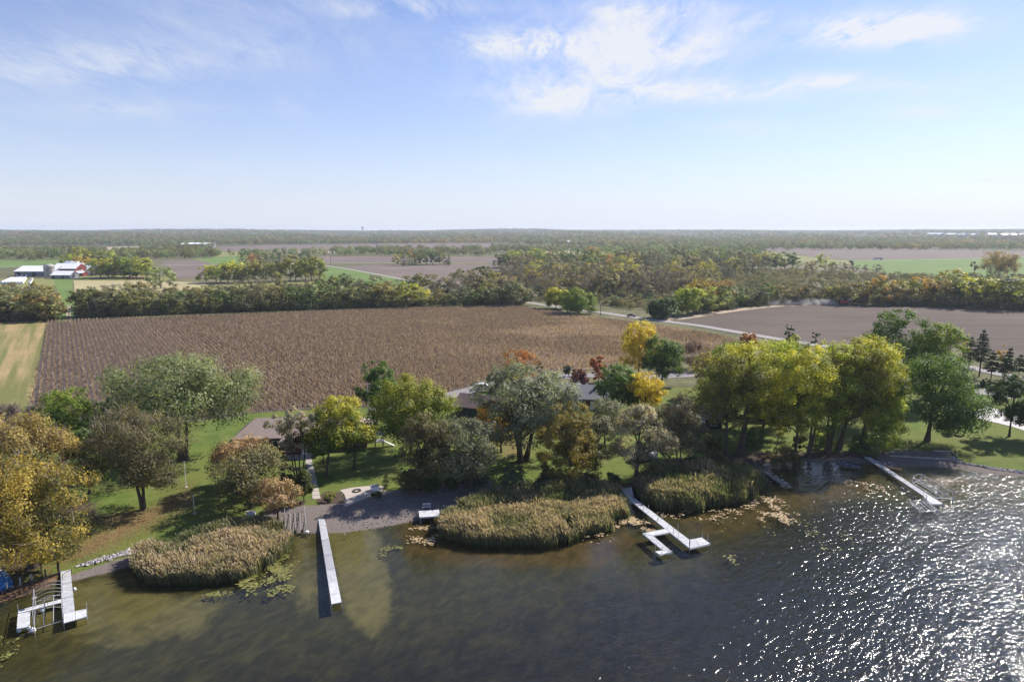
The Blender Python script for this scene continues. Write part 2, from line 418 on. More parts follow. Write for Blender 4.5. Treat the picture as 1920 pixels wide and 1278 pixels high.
w = NT('lakeside_ground')
c1 = w.attr('cover').outputs['Color']; c2 = w.attr('bed').outputs['Color']
s1 = w.n('ShaderNodeSeparateColor'); w.put(s1.inputs[0], c1); s2 = w.n('ShaderNodeSeparateColor'); w.put(s2.inputs[0], c2)
nz = w.noise(.35, 5); nf = w.noise(5.5, 4, .7); nm = w.noise(1.6, 5, .65); nl = w.noise(.07, 3)
grass = w.mix(w.ramp(nz, .35, .65), (.085, .135, .022), (.135, .180, .038))
grass = w.mix(w.ramp(nm, .45, .75, 0, .55), grass, (.16, .17, .055))
grass = w.mix(w.ramp(nl, .35, .65, 0, .6), grass, (.165, .165, .045))
grass = w.mix(w.ramp(w.noise(.16, 5, .7), .52, .72, 0, .5), grass, (.20, .165, .075))
grass = w.mix(w.math('MULTIPLY', w.ramp(nf, .35, .7), .45), grass, (.035, .07, .012))
litterc = w.mix(w.ramp(nf, .3, .7), (.33, .19, .115), (.13, .085, .045))
gravelc = w.mix(w.ramp(nf, .3, .7), (.23, .195, .172), (.12, .10, .09))
mulchc = w.mix(w.ramp(nf, .3, .7), (.12, .085, .065), (.05, .036, .028))
def cover(base, mask, c, lo=.25, hi=.6):
    k = w.math('ADD', mask, w.math('MULTIPLY', w.math('SUBTRACT', nm, .5), .9))
    return w.mix(w.ramp(k, lo, hi), base, c)
col = cover(grass, s1.outputs[0], litterc, .25, .95)
col = cover(col, s1.outputs[2], mulchc)
col = cover(col, s1.outputs[1], gravelc)
# bed
bn = w.noise(.28, 6, .62, dist=.6); bn2 = w.noise(.55, 4, .6, map=((1.5, .7, 1), (0, 0, .5)), dist=.6)
weed = w.mix(w.ramp(bn2, .35, .7), (.033, .032, .012), (.062, .056, .021))
sandc = w.mix(w.ramp(bn2, .3, .7), (.110, .096, .036), (.160, .138, .055))
warmc = w.mix(w.ramp(bn2, .3, .7), (.050, .035, .012), (.092, .062, .021))
deepc = w.mix(w.ramp(bn2, .3, .75), (.012, .012, .010), (.027, .024, .018))
gx_ = w.n('ShaderNodeSeparateXYZ'); w.put(gx_.inputs[0], w.tc.outputs['Object'])
deepc = w.mix(w.ramp(gx_.outputs[0], 5, 60), deepc, (.009, .013, .016))  # blue-dark bed colour eastward stands in for sky reflected in the water
bed = w.mix(w.ramp(w.math('ADD', s2.outputs[0], w.math('MULTIPLY', w.math('SUBTRACT', bn, .5), 1.1)), .3, .8), weed, sandc)
bed = w.mix(w.ramp(w.math('ADD', s2.outputs[1], w.math('MULTIPLY', w.math('SUBTRACT', bn, .5), 1.1)), .3, .8), bed, warmc)
bed = w.mix(w.ramp(w.math('ADD', s2.outputs[2], w.math('MULTIPLY', w.math('SUBTRACT', bn, .5), .9)), .2, .85), bed, deepc)
gz = w.n('ShaderNodeSeparateXYZ'); w.put(gz.inputs[0], w.tc.outputs['Object'])
under = w.ramp(gz.outputs[2], -.05, .06, 1, 0)
col = w.mix(under, col, bed)
w.principled(col, .95, .1, w.bump(nf, .55, .12))
land = grid_mesh('lakeside_ground', X, Y, Z, w.m); tag(land, kind='structure')
color_attr(land.data, 'cover', (litter, gravel, mulch)); color_attr(land.data, 'bed', (sand, warm, depthm))

# ------------------------------------------------------------------ the plain and the hills
azs = np.radians(np.concatenate([np.linspace(-80, -46, 18)[:-1], np.linspace(-46, 46, 190), np.linspace(46, 80, 18)[1:]]))
rs = np.concatenate([np.geomspace(60, 2200, 90), np.geomspace(2260, 9000, 120)])
A, RR = np.meshgrid(azs, rs); FX, FY = np.sin(A) * RR, np.cos(A) * RR
FZ = hill_z(FX, FY)
inside = (FX > -170) & (FX < 174) & (FY < 184)
FZ = np.where(inside, -7.0, FZ)
shy = np.interp(FX, SHORE[:, 0], SHORE[:, 1]); FZ = np.where((~inside) & (FY < shy), -3.0, FZ)
w = NT('plain')
nz = w.noise(.004, 6, .6); nf = w.noise(.05, 6, .7); ng = w.noise(.4, 4, .7)
base = w.mix(w.ramp(nz, .35, .65), (.125, .125, .055), (.19, .165, .095))
base = w.mix(w.ramp(nf, .4, .7), base, (.085, .095, .040))
base = w.mix(w.math('MULTIPLY', w.ramp(ng, .4, .7), .4), base, (.06, .06, .03))
wood = w.mix(w.ramp(w.noise(.03, 5, .7), .3, .7), (.055, .065, .030), (.13, .105, .055))
s = w.n('ShaderNodeSeparateXYZ'); w.put(s.inputs[0], w.tc.outputs['Object'])
ln = w.n('ShaderNodeVectorMath', operation='LENGTH'); w.put(ln.inputs[0], w.tc.outputs['Object'])
col = w.mix(w.ramp(ln.outputs['Value'], 1850, 2300), base, wood)
w.principled(col, .95, .1)
plain = grid_mesh('ground', FX, FY, FZ, w.m); tag(plain, kind='structure')

# ------------------------------------------------------------------ lake
w = NT('lake_water')
p = w.tc.outputs['Object']
h1 = w.noise(.34, 3, .5, map=((.40, 1.0, 1), (0, 0, R(-48))), dist=.5)
h2 = w.noise(1.55, 3, .55, map=((.55, 1.0, 1), (0, 0, R(-38))), dist=.5)
h3 = w.noise(3.0, 2, .5, map=((.75, 1.0, 1), (0, 0, R(-60))))
sp_ = w.n('ShaderNodeSeparateXYZ'); w.put(sp_.inputs[0], p)
# wind reaches the open water to the east; the bay under the trees lies calm
wind = w.noise(.022, 3, .5)
open_ = w.ramp(w.math('ADD', w.math('ADD', sp_.outputs[0], w.math('MULTIPLY', w.math('SUBTRACT', wind, .5), 60)), w.math('MULTIPLY', w.math('SUBTRACT', 108, sp_.outputs[1]), .80)), 22, 94, .12, 1.0)
ht = w.math('ADD', w.math('MULTIPLY', h1, 1.0), w.math('ADD', w.math('MULTIPLY', h2, .60), w.math('MULTIPLY', h3, .13)))
ht = w.math('MULTIPLY', ht, open_)
bp = w.bump(ht, 1.0, .54)
# light that comes up or down through the sheet is not bent, so both faces take the ratio of air to water
bk = w.n('ShaderNodeNewGeometry'); fr = w.n('ShaderNodeFresnel'); w.put(fr.inputs['IOR'], w.math('MULTIPLY_ADD', bk.outputs['Backfacing'], -.583, 1.333)); w.t.links.new(bp, fr.inputs['Normal'])
gl = w.n('ShaderNodeBsdfAnisotropic') if False else w.n('ShaderNodeBsdfGlossy')
gl.inputs['Roughness'].default_value = .085; gl.inputs['Color'].default_value = (1, 1, 1, 1); w.t.links.new(bp, gl.inputs['Normal'])
tr = w.n('ShaderNodeBsdfTransparent'); tr.inputs['Color'].default_value = (.84, .84, .74, 1)
mx = w.n('ShaderNodeMixShader'); w.t.links.new(fr.outputs[0], mx.inputs[0]); w.t.links.new(tr.outputs[0], mx.inputs[1]); w.t.links.new(gl.outputs[0], mx.inputs[2])
w.t.links.new(mx.outputs[0], w.out.inputs['Surface'])
mb = MB(); mb.add([(-420, -420, 0), (420, -420, 0), (420, 185, 0), (-420, 185, 0)], [(0, 1, 2, 3)])
lake = tag(mb.build('lake', w.m), kind='structure')
# bed beyond the height field, under the camera and to the sides
mb = MB(); mb.add([(-420, -420, -.95), (420, -420, -.95), (420, 185, -.95), (-420, 185, -.95)], [(0, 1, 2, 3)])
tag(mb.build('lake_bed', mat('lake_bed', (.035, .034, .026), .95, .1, noise=(.3, .4))), kind='structure')

# ------------------------------------------------------------------ fields, lanes and roads of the plain (sheets a few centimetres apart)
def soil(name, a, b, sx=.010, sy=.34, rot=0.0, fine=.8, amt=.4):
    w = NT(name)
    st = w.noise(1.0, 4, .6, map=((sx, sy, 1), (0, 0, rot))); n2 = w.noise(.012, 5, .6); n3 = w.noise(fine, 4, .7)
    c = w.mix(w.ramp(st, .25, .75), a, b)
    c = w.mix(w.ramp(n2, .35, .7, 0, .5), c, tuple(x * 1.18 for x in b))
    c = w.mix(w.math('MULTIPLY', w.ramp(n3, .35, .7), amt), c, tuple(x * .55 for x in a))
    w.principled(c, .95, .1, w.bump(n3, .5, .15)); return w.m
def sheet(name, pts, z, m, fn=None, step=None):
    P = [(fn or (lambda a, b: G(a, b, z)))(a, b) for a, b in pts]
    bm = bmesh.new(); vs = [bm.verts.new((q.x, q.y, z)) for q in P]; f = bm.faces.new(vs)
    if f.normal.z < 0 or True:
        bm.normal_update()
        if f.normal.z < 0: f.normal_flip()
    bmesh.ops.triangulate(bm, faces=bm.faces[:])
    me = bpy.data.meshes.new(name); bm.to_mesh(me); bm.free(); me.materials.append(m)
    return tag(link(name, me), kind='structure')
def ribbon(name, pts, width, z, m):
    P = [G(a, b, z) for a, b in pts]
    # smooth the run
    for _ in range(2):
        Q = [P[0]]
        for a, b in zip(P[:-1], P[1:]): Q += [a.lerp(b, .25), a.lerp(b, .75)]
        P = Q + [P[-1]]
    vs = []
    for i, q in enumerate(P):
        d = (P[min(i + 1, len(P) - 1)] - P[max(i - 1, 0)]); d.z = 0; d.normalize(); nrm = Vector((-d.y, d.x, 0)) * width / 2
        vs += [(q.x + nrm.x, q.y + nrm.y, z), (q.x - nrm.x, q.y - nrm.y, z)]
    mb = MB(); mb.add(vs, [(2 * i, 2 * i + 1, 2 * i + 3, 2 * i + 2) for i in range(len(P) - 1)])
    return tag(mb.build(name, m), kind='structure')
TILL = (.078, .060, .049), (.140, .110, .089)
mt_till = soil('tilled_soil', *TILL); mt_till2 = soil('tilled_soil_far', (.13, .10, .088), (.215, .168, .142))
mt_green = soil('hay_field', (.105, .165, .045), (.15, .21, .06), .02, .12, 0, .3, .2)
mt_pale = soil('stubble_field', (.33, .29, .15), (.40, .34, .19), .02, .2, 0, .3, .2)
mt_mead = soil('meadow', (.17, .185, .06), (.24, .23, .09), .03, .15, .3, .5, .25)
mt_road = mat('gravel_road', (.31, .29, .275), .95, .1, noise=(.5, .12))
mt_asph = mat('worn_asphalt', (.24, .22, .225), .95, .15, noise=(.6, .12))
mt_tan = soil('field_margin', (.36, .275, .20), (.42, .33, .24), .05, .3)
Z0 = LANDZ
sheet('tilled_field', [(1262, 604), (1330, 590), (1400, 577), (1480, 571.5), (1560, 572), (1700, 575), (1920, 583), (2300, 600), (2300, 720), (1920, 672), (1800, 652), (1700, 648), (1480, 642), (1390, 628)], Z0 + .06, mt_till)
ribbon('field_margin', [(1240, 601), (1300, 593), (1400, 578), (1480, 571.5), (1590, 572)], 7, Z0 + .10, mt_tan)
sheet('tilled_field', [(640, 500), (700, 496), (920, 496), (955, 500), (1000, 520), (985, 545), (870, 545), (800, 531), (720, 514)], Z0 + .06, mt_till2)
sheet('tilled_field', [(585, 480), (935, 482), (950, 491), (590, 492)], Z0 + .06, mt_till2)
sheet('hay_field', [(612, 500), (640, 500), (720, 516), (795, 533), (700, 548), (640, 548), (600, 520)], Z0 + .06, mt_green)
sheet('meadow', [(380, 536), (480, 530), (612, 527), (700, 540), (640, 552), (430, 552), (370, 546)], Z0 + .09, mt_mead)
sheet('stubble_field', [(138, 526), (280, 526), (390, 530), (385, 548), (140, 550)], Z0 + .06, mt_pale)
sheet('tilled_field', [(300, 489), (450, 486), (450, 518), (330, 522), (318, 505)], Z0 + .06, mt_till2)
sheet('hay_field', [(360, 484), (470, 479), (470, 494), (400, 495)], Z0 + .10, mt_green)
sheet('hay_field', [(-80, 488), (122, 487), (124, 496), (-80, 506)], Z0 + .06, mt_green)
sheet('farm_lane', [(100, 522), (134, 520), (140, 560), (140, 604), (108, 604), (112, 560)], Z0 + .07, mt_green)
ribbon('wheel_track', [(125, 604), (126, 585), (127, 572)], .9, Z0 + .11, mt_tan)
ribbon('wheel_track', [(131.5, 604), (131.5, 585), (131.5, 572)], .9, Z0 + .11, mt_tan)
sheet('farmyard', [(-60, 524), (90, 520), (240, 516), (340, 520), (300, 528), (140, 527), (60, 545), (-60, 562)], Z0 + .05, mt_mead)
sheet('hay_field', [(1590, 488), (1700, 486), (1930, 482), (2100, 480), (2100, 515), (1920, 516), (1700, 519), (1600, 500)], Z0 + .06, mt_green)
sheet('tilled_field', [(1395, 463), (1650, 466), (1930, 471), (2100, 472), (2100, 479), (1930, 481), (1640, 486), (1545, 484), (1450, 470)], Z0 + .06, mt_till2)
sheet('meadow', [(1450, 472), (1545, 486), (1600, 489), (1600, 497), (1480, 490), (1420, 480)], Z0 + .06, mt_mead)
sheet('stubble_field', [(1020, 470), (1200, 472), (1205, 479), (1010, 479)], Z0 + .06, mt_pale)
sheet('stubble_field', [(1285, 472), (1400, 472), (1400, 484), (1285, 484)], Z0 + .06, mt_pale)
sheet('tilled_field', [(408, 463), (520, 459.5), (690, 457), (915, 455), (948, 466), (640, 468), (420, 471)], Z0 + .06, mt_till2)
sheet('stubble_field', [(200, 463), (262, 461.5), (260, 470), (205, 471)], Z0 + .06, mt_tan)
sheet('stubble_field', [(500, 470), (650, 470), (650, 474), (510, 474)], Z0 + .06, mt_tan)
sheet('hay_field', [(410, 472), (470, 472), (470, 480), (400, 482)], Z0 + .06, mt_mead)
sheet('grass_verge', [(250, 594), (420, 586), (640, 577), (830, 572), (960, 570), (960, 575), (640, 586), (300, 600)], Z0 + .05, mt_green)
ribbon('gravel_road', [(600, 493.5), (760, 493), (935, 492)], 9, Z0 + .14, mt_road)
ribbon('gravel_road', [(605, 497), (640, 502), (720, 516), (800, 533), (880, 552), (960, 563), (1010, 570), (1080, 580), (1140, 587), (1200, 597), (1300, 608), (1370, 620), (1440, 632), (1520, 645), (1650, 662), (1800, 685), (1900, 706), (2000, 730)], 5.6, Z0 + .14, mt_road)
ribbon('gravel_road', [(300, 497), (380, 496), (455, 495)], 8, Z0 + .14, mt_road)
ribbon('gravel_road', [(1480, 487.5), (1600, 488), (1750, 486), (1920, 481.5), (2050, 479)], 8, Z0 + .14, mt_road)
ribbon('gravel_road', [(-60, 500), (60, 499.5), (125, 499)], 7, Z0 + .14, mt_road)

# mown strip beside the corn, in the direction of the corn rows
ROWA = math.atan2(122 - 960, 1280)              # bearing of the rows
rd = Vector((math.sin(ROWA), math.cos(ROWA), 0)); rn = Vector((math.cos(ROWA), -math.sin(ROWA), 0))
w = NT('mown_strip')
n1 = w.noise(1.0, 3, .5, map=((.28, .012, 1), (0, 0, ROWA))); n2 = w.noise(.9, 5, .7); n3 = w.noise(.03, 4, .6)
c = w.mix(w.ramp(n1, .38, .62), (.16, .165, .055), (.38, .275, .135)); c = w.mix(w.ramp(n3, .4, .7, 0, .6), c, (.20, .19, .075))
c = w.mix(w.math('MULTIPLY', w.ramp(n2, .35, .7), .35), c, (.09, .085, .035)); w.principled(c, .95, .1, w.bump(n2, .5, .1))
sheet('mown_strip', [(-700, 622), (-60, 608), (60, 602), (90, 602), (74, 680), (60, 760), (56, 800), (-60, 800), (-800, 850)], Z0 + .05, w.m)
# corn ground
w = NT('corn_ground'); n2 = w.noise(1.2, 5, .7)
w.principled(w.mix(w.ramp(n2, .35, .7), (.145, .112, .094), (.205, .160, .132)), .95, .1)
CORN_PX = [(89, 603), (200, 599), (300, 595), (480, 589), (640, 583), (800, 577), (960, 574), (1060, 588), (1120, 597), (1200, 607), (1300, 620), (1390, 640), (1400, 652), (1300, 664), (1200, 684), (1120, 694), (1060, 694), (985, 698), (930, 704), (890, 722), (840, 735), (760, 752), (680, 764), (560, 768), (470, 774), (440, 782), (330, 792), (200, 792), (120, 784), (58, 772), (72, 690)]
sheet('corn_ground', CORN_PX, Z0 + .05, w.m)
def standing_corn():
    P = pxpoly(CORN_PX, Z0)
    u = P @ np.array([rd.x, rd.y]); v = P @ np.array([rn.x, rn.y])
    uu = np.arange(u.min(), u.max(), .44); vv = np.arange(v.min(), v.max(), 1.55)
    U, V = np.meshgrid(uu, vv); U = U + RNG.uniform(-.25, .25, U.shape); V = V + RNG.normal(0, .10, V.shape)
    px_ = U * rd.x + V * rn.x; py_ = U * rd.y + V * rn.y
    keep = poly_mask(px_, py_, P, .6) > RNG.uniform(.3, .7, px_.shape)
    px_, py_ = px_[keep], py_[keep]; n = px_.size
    # lodged, sparser patches towards the east
    big = np.array([mnoise.fractal(Vector((a * .022, b * .035, 3.1)), 1, 2, 3) for a, b in zip(px_, py_)])
    gold = sst(.05, .5, big + .25 * sst(-10, 60, px_) + RNG.normal(0, .07, n)) * sst(-40, 40, px_ + .2 * (py_ - 200))
    keep = RNG.uniform(0, 1, n) > .35 * gold
    px_, py_, gold = px_[keep], py_[keep], gold[keep]; n = px_.size
    quads, tone = [], []
    for k in range(2):
        a = RNG.uniform(0, math.pi, n); hgt = RNG.uniform(1.0, 1.4, n) * (1 - .2 * gold); wd = RNG.uniform(.12, .24, n)
        dx, dy = np.cos(a) * wd, np.sin(a) * wd; lx, ly = RNG.normal(0, .2, n), RNG.normal(0, .2, n)
        z0 = np.full(n, Z0); z1 = Z0 + hgt
        q = np.stack([np.stack([px_ - dx * .4, py_ - dy * .4, z0], -1), np.stack([px_ + dx * .4, py_ + dy * .4, z0], -1),
                      np.stack([px_ + dx + lx, py_ + dy + ly, z1], -1), np.stack([px_ - dx + lx, py_ - dy + ly, z1 - RNG.uniform(0, .5, n)], -1)], 1)
        quads.append(q); tone.append(np.clip(.55 * gold + RNG.normal(.33, .10, n), 0, 1))
    me = quads_mesh('standing_corn', np.concatenate(quads), np.concatenate(tone), [M['corn']])
    o = link('standing_corn', me); o['tint_a'] = (.23, .175, .148); o['tint_b'] = (.47, .345, .245)
    tag(o, 'ripe brown corn standing in rows across the big field', 'corn', kind='stuff')
M['corn'] = leaf_material('dry_corn', .3, .9, .22)
standing_corn()

# lakeside hard surfaces
# village street behind the houses
ribbon('street', [(700, 770), (760, 756), (840, 742), (900, 727), (960, 712), (1060, 705), (1110, 702), (1180, 708), (1300, 702)], 6.0, Z0 + .10, mt_asph)
sheet('concrete_drive', [(1822, 768), (1850, 762), (1900, 772), (1990, 800), (1990, 830), (1900, 800), (1868, 792), (1826, 784)], Z0 + .10, mat('pale_concrete', (.52, .49, .47), .9, .2, noise=(.6, .12)))
sheet('concrete_drive', [(1828, 730), (1850, 729), (1880, 735), (1905, 744), (1905, 749), (1870, 742), (1828, 738)], Z0 + .10, mt_road)
ribbon('gravel_drive', [(1800, 682), (1830, 690), (1870, 700), (1905, 708), (1990, 728)], 4.5, Z0 + .17, mt_road)
def slab(name, pts, h, m):
    P = [L(a, b) for a, b in pts]; z = max(q.z for q in P) + .03
    mb = MB(); mb.prism([(q.x, q.y) for q in P], z - .35, z + h); return tag(mb.build(name, m), kind='structure')
slab('patio', [(637, 919), (660, 914), (690, 911), (722, 911), (716, 922), (700, 929), (670, 940), (646, 949), (649, 936), (645, 926)], .03, M['concrete'])
slab('terrace', [(535, 852), (560, 843), (585, 842), (600, 845), (576, 860), (545, 862)], .03, M['concrete'])
# ------------------------------------------------------------------ trees
def unit(n, rng):
    v = rng.normal(size=(n, 3)); return v / np.linalg.norm(v, axis=1, keepdims=True)
def leaf_quads(pos, nrm, size, rng, aspect=.62):
    n = len(pos); size = np.broadcast_to(size, (n,))
    r = unit(n, rng); a = np.cross(nrm, r); a /= np.linalg.norm(a, axis=1, keepdims=True) + 1e-9; b = np.cross(nrm, a)
    s = size[:, None]; k = aspect * rng.uniform(.7, 1.3, n)[:, None]
    bend = nrm * (s * rng.uniform(-.15, .25, n)[:, None])
    return np.stack([pos - a * s * .5, pos - b * s * .5 * k + bend, pos + a * s * .5, pos + b * s * .5 * k + bend], 1)
PROFILE = {
    'round': lambda t: np.sqrt(np.clip(1 - (2 * t - 1) ** 2, 0, 1)) ** .8,
    'vase': lambda t: np.interp(t, [0, .12, .35, .6, .8, .93, 1], [.28, .62, .92, 1.0, .88, .58, .18]),
    'dome': lambda t: np.interp(t, [0, .1, .3, .55, .8, .94, 1], [.62, .92, 1.0, .95, .70, .40, .10]),
    'oval': lambda t: np.interp(t, [0, .15, .4, .65, .85, 1], [.40, .80, 1.0, .92, .62, .12]),
    'cone': lambda t: np.interp(t, [0, .08, .25, .5, .75, 1], [.55, .95, 1.0, .74, .42, .04]),
    'egg': lambda t: np.interp(t, [0, .12, .3, .55, .8, 1], [.55, .9, 1.0, .85, .52, .06]),
}
def crown_geometry(cb, h, wdt, prof, n, leaf, rng, clump=(.09, .16), nclump=None, off=(0, 0), ragged=.12, shell=.6, squash=.78, tone_top=.35, tone_noise=.22, droop=0.0, depthr=1.0):
    """leaf clumps spread through an envelope; returns quads, tones, clump centres"""
    H = h - cb; f = PROFILE[prof]
    K = nclump or int(max(18, min(170, n / 75)))
    # boughs: a handful of large masses that bulge out of the envelope, each carrying its own clumps
    nb = int(np.clip(4 + wdt * .45, 5, 13)) if not nclump else 7
    bt = np.clip((np.arange(nb) + rng.uniform(.1, .9, nb)) / nb, .06, .97); rng.shuffle(bt)
    ba = np.arange(nb) * 2.4 + rng.uniform(0, 6.28) + rng.normal(0, .35, nb)
    brr = f(bt) * wdt / 2 * rng.uniform(.42, .66, nb); br = (wdt * .17 + H * .07) * rng.uniform(.75, 1.3, nb)
    BC = np.stack([np.cos(ba) * brr, np.sin(ba) * brr * depthr, cb + H * (.06 + .80 * bt)], 1)
    kb = int(K * (.78 if ragged < .3 else .9)); bi = rng.choice(nb, kb, p=br ** 2 / (br ** 2).sum()); bd = unit(kb, rng); bd[:, 2] = np.abs(bd[:, 2]) * rng.choice([1, 1, 1, -.6], kb)
    C1 = BC[bi] + bd * br[bi][:, None] * np.array([1, 1, .85]) * rng.uniform(.8, 1.06, kb)[:, None]
    t = rng.uniform(0.02, 1, K * 6); keep = rng.uniform(0, 1, t.size) < f(t) * .85 + .15; t = t[keep][:max(4, K - kb)]; k2 = t.size
    ang = rng.uniform(0, 2 * math.pi, k2); rho = f(t) * wdt / 2 * (shell + (1 - shell) * np.sqrt(rng.uniform(0, 1, k2))) * (1 + ragged * rng.normal(size=k2) * .6) * .9
    C2 = np.stack([np.cos(ang) * rho, np.sin(ang) * rho * depthr, cb + t * H * .95], 1)
    C = np.concatenate([C1, C2]); K = len(C); tt = np.clip((C[:, 2] - cb) / H, 0, 1.05)
    C[:, 2] = np.minimum(C[:, 2], h - .02 * H); lim = wdt / 2 * 1.02; rr_ = np.hypot(C[:, 0], C[:, 1]); sc = np.minimum(1, lim / np.maximum(rr_, 1e-6)); C[:, 0] *= sc; C[:, 1] *= sc
    C[:, 0] += off[0] * np.clip(tt, 0, 1) ** .5; C[:, 1] += off[1]
    rc = wdt * rng.uniform(*clump, K) * (.6 + .45 * f(np.clip(tt, 0, 1))) * .82
    share = rc ** 2; share = share / share.sum(); cnt = np.maximum(8, (share * n).astype(int))
    idx = np.repeat(np.arange(K), cnt); m = idx.size
    d = unit(m, rng); rr = rng.uniform(0, 1, m) ** .36
    jit = 1 + .35 * np.sin(d[:, 0] * 5 + idx) * np.sin(d[:, 1] * 4 + idx * 1.7)
    P = C[idx] + d * (rc[idx] * rr * jit)[:, None] * np.array([1, 1, squash])
    if droop: P[:, 2] -= droop * rr ** 2 * rc[idx] * (1 - np.abs(d[:, 2]))
    axis = np.stack([np.zeros(m), np.zeros(m), np.full(m, cb + .45 * H)], 1)
    out = P - axis; out /= np.linalg.norm(out, axis=1, keepdims=True) + 1e-9
    N = 1.0 * d + .55 * out + .6 * unit(m, rng) + np.array([0, 0, .35]); N /= np.linalg.norm(N, axis=1, keepdims=True)
    ctone = rng.normal(0, tone_noise, K)
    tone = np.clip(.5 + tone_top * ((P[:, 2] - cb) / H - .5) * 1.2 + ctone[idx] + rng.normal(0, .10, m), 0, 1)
    sz = leaf * rng.uniform(.65, 1.35, m)
    keep = P[:, 2] > max(.15, cb * .55)
    return leaf_quads(P[keep], N[keep], sz[keep], rng), tone[keep], C, rc
def trunk_mesh(h, cb, rad, C, rng, stems=1, spread=.0, lean=(0, 0), nlimb=14, fork=.5):
    mb = MB(); ends = []
    top = cb + (h - cb) * fork
    order = rng.permutation(len(C))[:nlimb]
    for s in range(stems):
        a = 2 * math.pi * s / max(stems, 1) + rng.uniform(0, 1); off = (math.cos(a) * spread, math.sin(a) * spread)
        x0, y0 = off[0] * .25, off[1] * .25
        pts, rads = [], []
        for i in range(6):
            t = i / 5; wob = rad * .9 * math.sin(3 * t + s * 2.1)
            pts.append((x0 + off[0] * t * .9 + lean[0] * t + wob * .4, y0 + off[1] * t * .9 + lean[1] * t + wob * .25, -.25 + (top + .25) * t))
            rads.append(rad / (stems ** .5) * ((1.5 if i == 0 else 1.0) * (1 - .72 * t)))
        mb.tube(pts, rads, 8); ends.append((pts, rads))
    for j, k in enumerate(order):
        pts, rads = ends[j % stems]; c = C[k]
        t = min(.97, max(.38, .30 + .55 * (c[2] - cb * .6) / max(h - cb * .6, .1) + rng.uniform(-.12, .08)))
        i = t * 5; i0 = min(int(i), 4); fr_ = i - i0
        a = Vector(pts[i0]).lerp(Vector(pts[i0 + 1]), fr_); r0 = (rads[i0] * (1 - fr_) + rads[i0 + 1] * fr_) * .62
        e = Vector(c); mid = a.lerp(e, .5) + Vector((0, 0, .12 * (e - a).length * (1 if e.z > a.z else -.3)))
        q = a.lerp(mid, .5) + Vector((rng.normal(0, .05), rng.normal(0, .05), 0)) * (e - a).length
        mb.tube([a, q, mid, mid.lerp(e, .55), e], [r0, r0 * .75, r0 * .55, r0 * .35, r0 * .12], 5, caps=False)
    return mb
def twig_quads(C, rc, base, n, rng, wdt):
    """fine bare twigs fanning out of every limb end"""
    K = len(C); idx = rng.integers(0, K, n)
    d = C[idx] - np.array([0, 0, base]); d /= np.linalg.norm(d, axis=1, keepdims=True)
    d = d * .7 + unit(n, rng) * .9 + np.array([0, 0, .35]); d /= np.linalg.norm(d, axis=1, keepdims=True)
    p0 = C[idx] + unit(n, rng) * (rc[idx] * rng.uniform(0, 1, n))[:, None]
    ln = (rc[idx] * rng.uniform(.5, 1.2, n))[:, None]
    s = np.cross(d, unit(n, rng)); s /= np.linalg.norm(s, axis=1, keepdims=True) + 1e-9
    w_ = (wdt * rng.uniform(.5, 1.2, n))[:, None]
    return np.stack([p0 - s * w_, p0 + s * w_, p0 + d * ln + s * w_ * .3, p0 + d * ln - s * w_ * .3], 1)
def pine_quads(cb, h, wdt, n, rng, leaf, prof='cone', layers=None, up=.1):
    f = PROFILE[prof]; H = h - cb; Ln = layers or max(7, int(H / .8)); Q, T_ = [], []
    per = max(6, n // (Ln * 7)); C = []
    for i in range(Ln):
        t = (i + rng.uniform(-.25, .25)) / Ln; t = min(max(t, 0), .98); r = float(f(np.array(t))) * wdt / 2; nb = int(rng.integers(6, 9))
        a0 = rng.uniform(0, 6.28)
        for b in range(nb):
            a = a0 + 6.283 * b / nb + rng.normal(0, .2); rr = r * rng.uniform(.72, 1.12); m = max(3, int(per * (.35 + rr / (wdt / 2))))
            u = rng.uniform(.12, 1, m) ** .7
            x = np.cos(a) * rr * u + rng.normal(0, .09 * rr + .03, m); y = np.sin(a) * rr * u + rng.normal(0, .09 * rr + .03, m)
            z = cb + t * H + (up - .28) * rr * u ** 1.3 + rng.normal(0, .018 * H, m)
            P = np.stack([x, y, z], 1); N = unit(m, rng) * .8 + np.array([math.cos(a) * .3, math.sin(a) * .3, .9]); N /= np.linalg.norm(N, axis=1, keepdims=True)
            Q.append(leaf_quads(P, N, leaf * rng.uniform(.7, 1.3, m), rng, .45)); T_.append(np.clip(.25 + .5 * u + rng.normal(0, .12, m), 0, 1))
            C.append([math.cos(a) * rr * .7, math.sin(a) * rr * .7, cb + t * H])
    m = 14; P = np.stack([rng.normal(0, .04 * wdt, m), rng.normal(0, .04 * wdt, m), h - rng.uniform(0, .10, m) * H], 1)
    Q.append(leaf_quads(P, unit(m, rng), leaf, rng, .4)); T_.append(np.full(m, .6))
    return np.concatenate(Q), np.concatenate(T_), np.array(C)

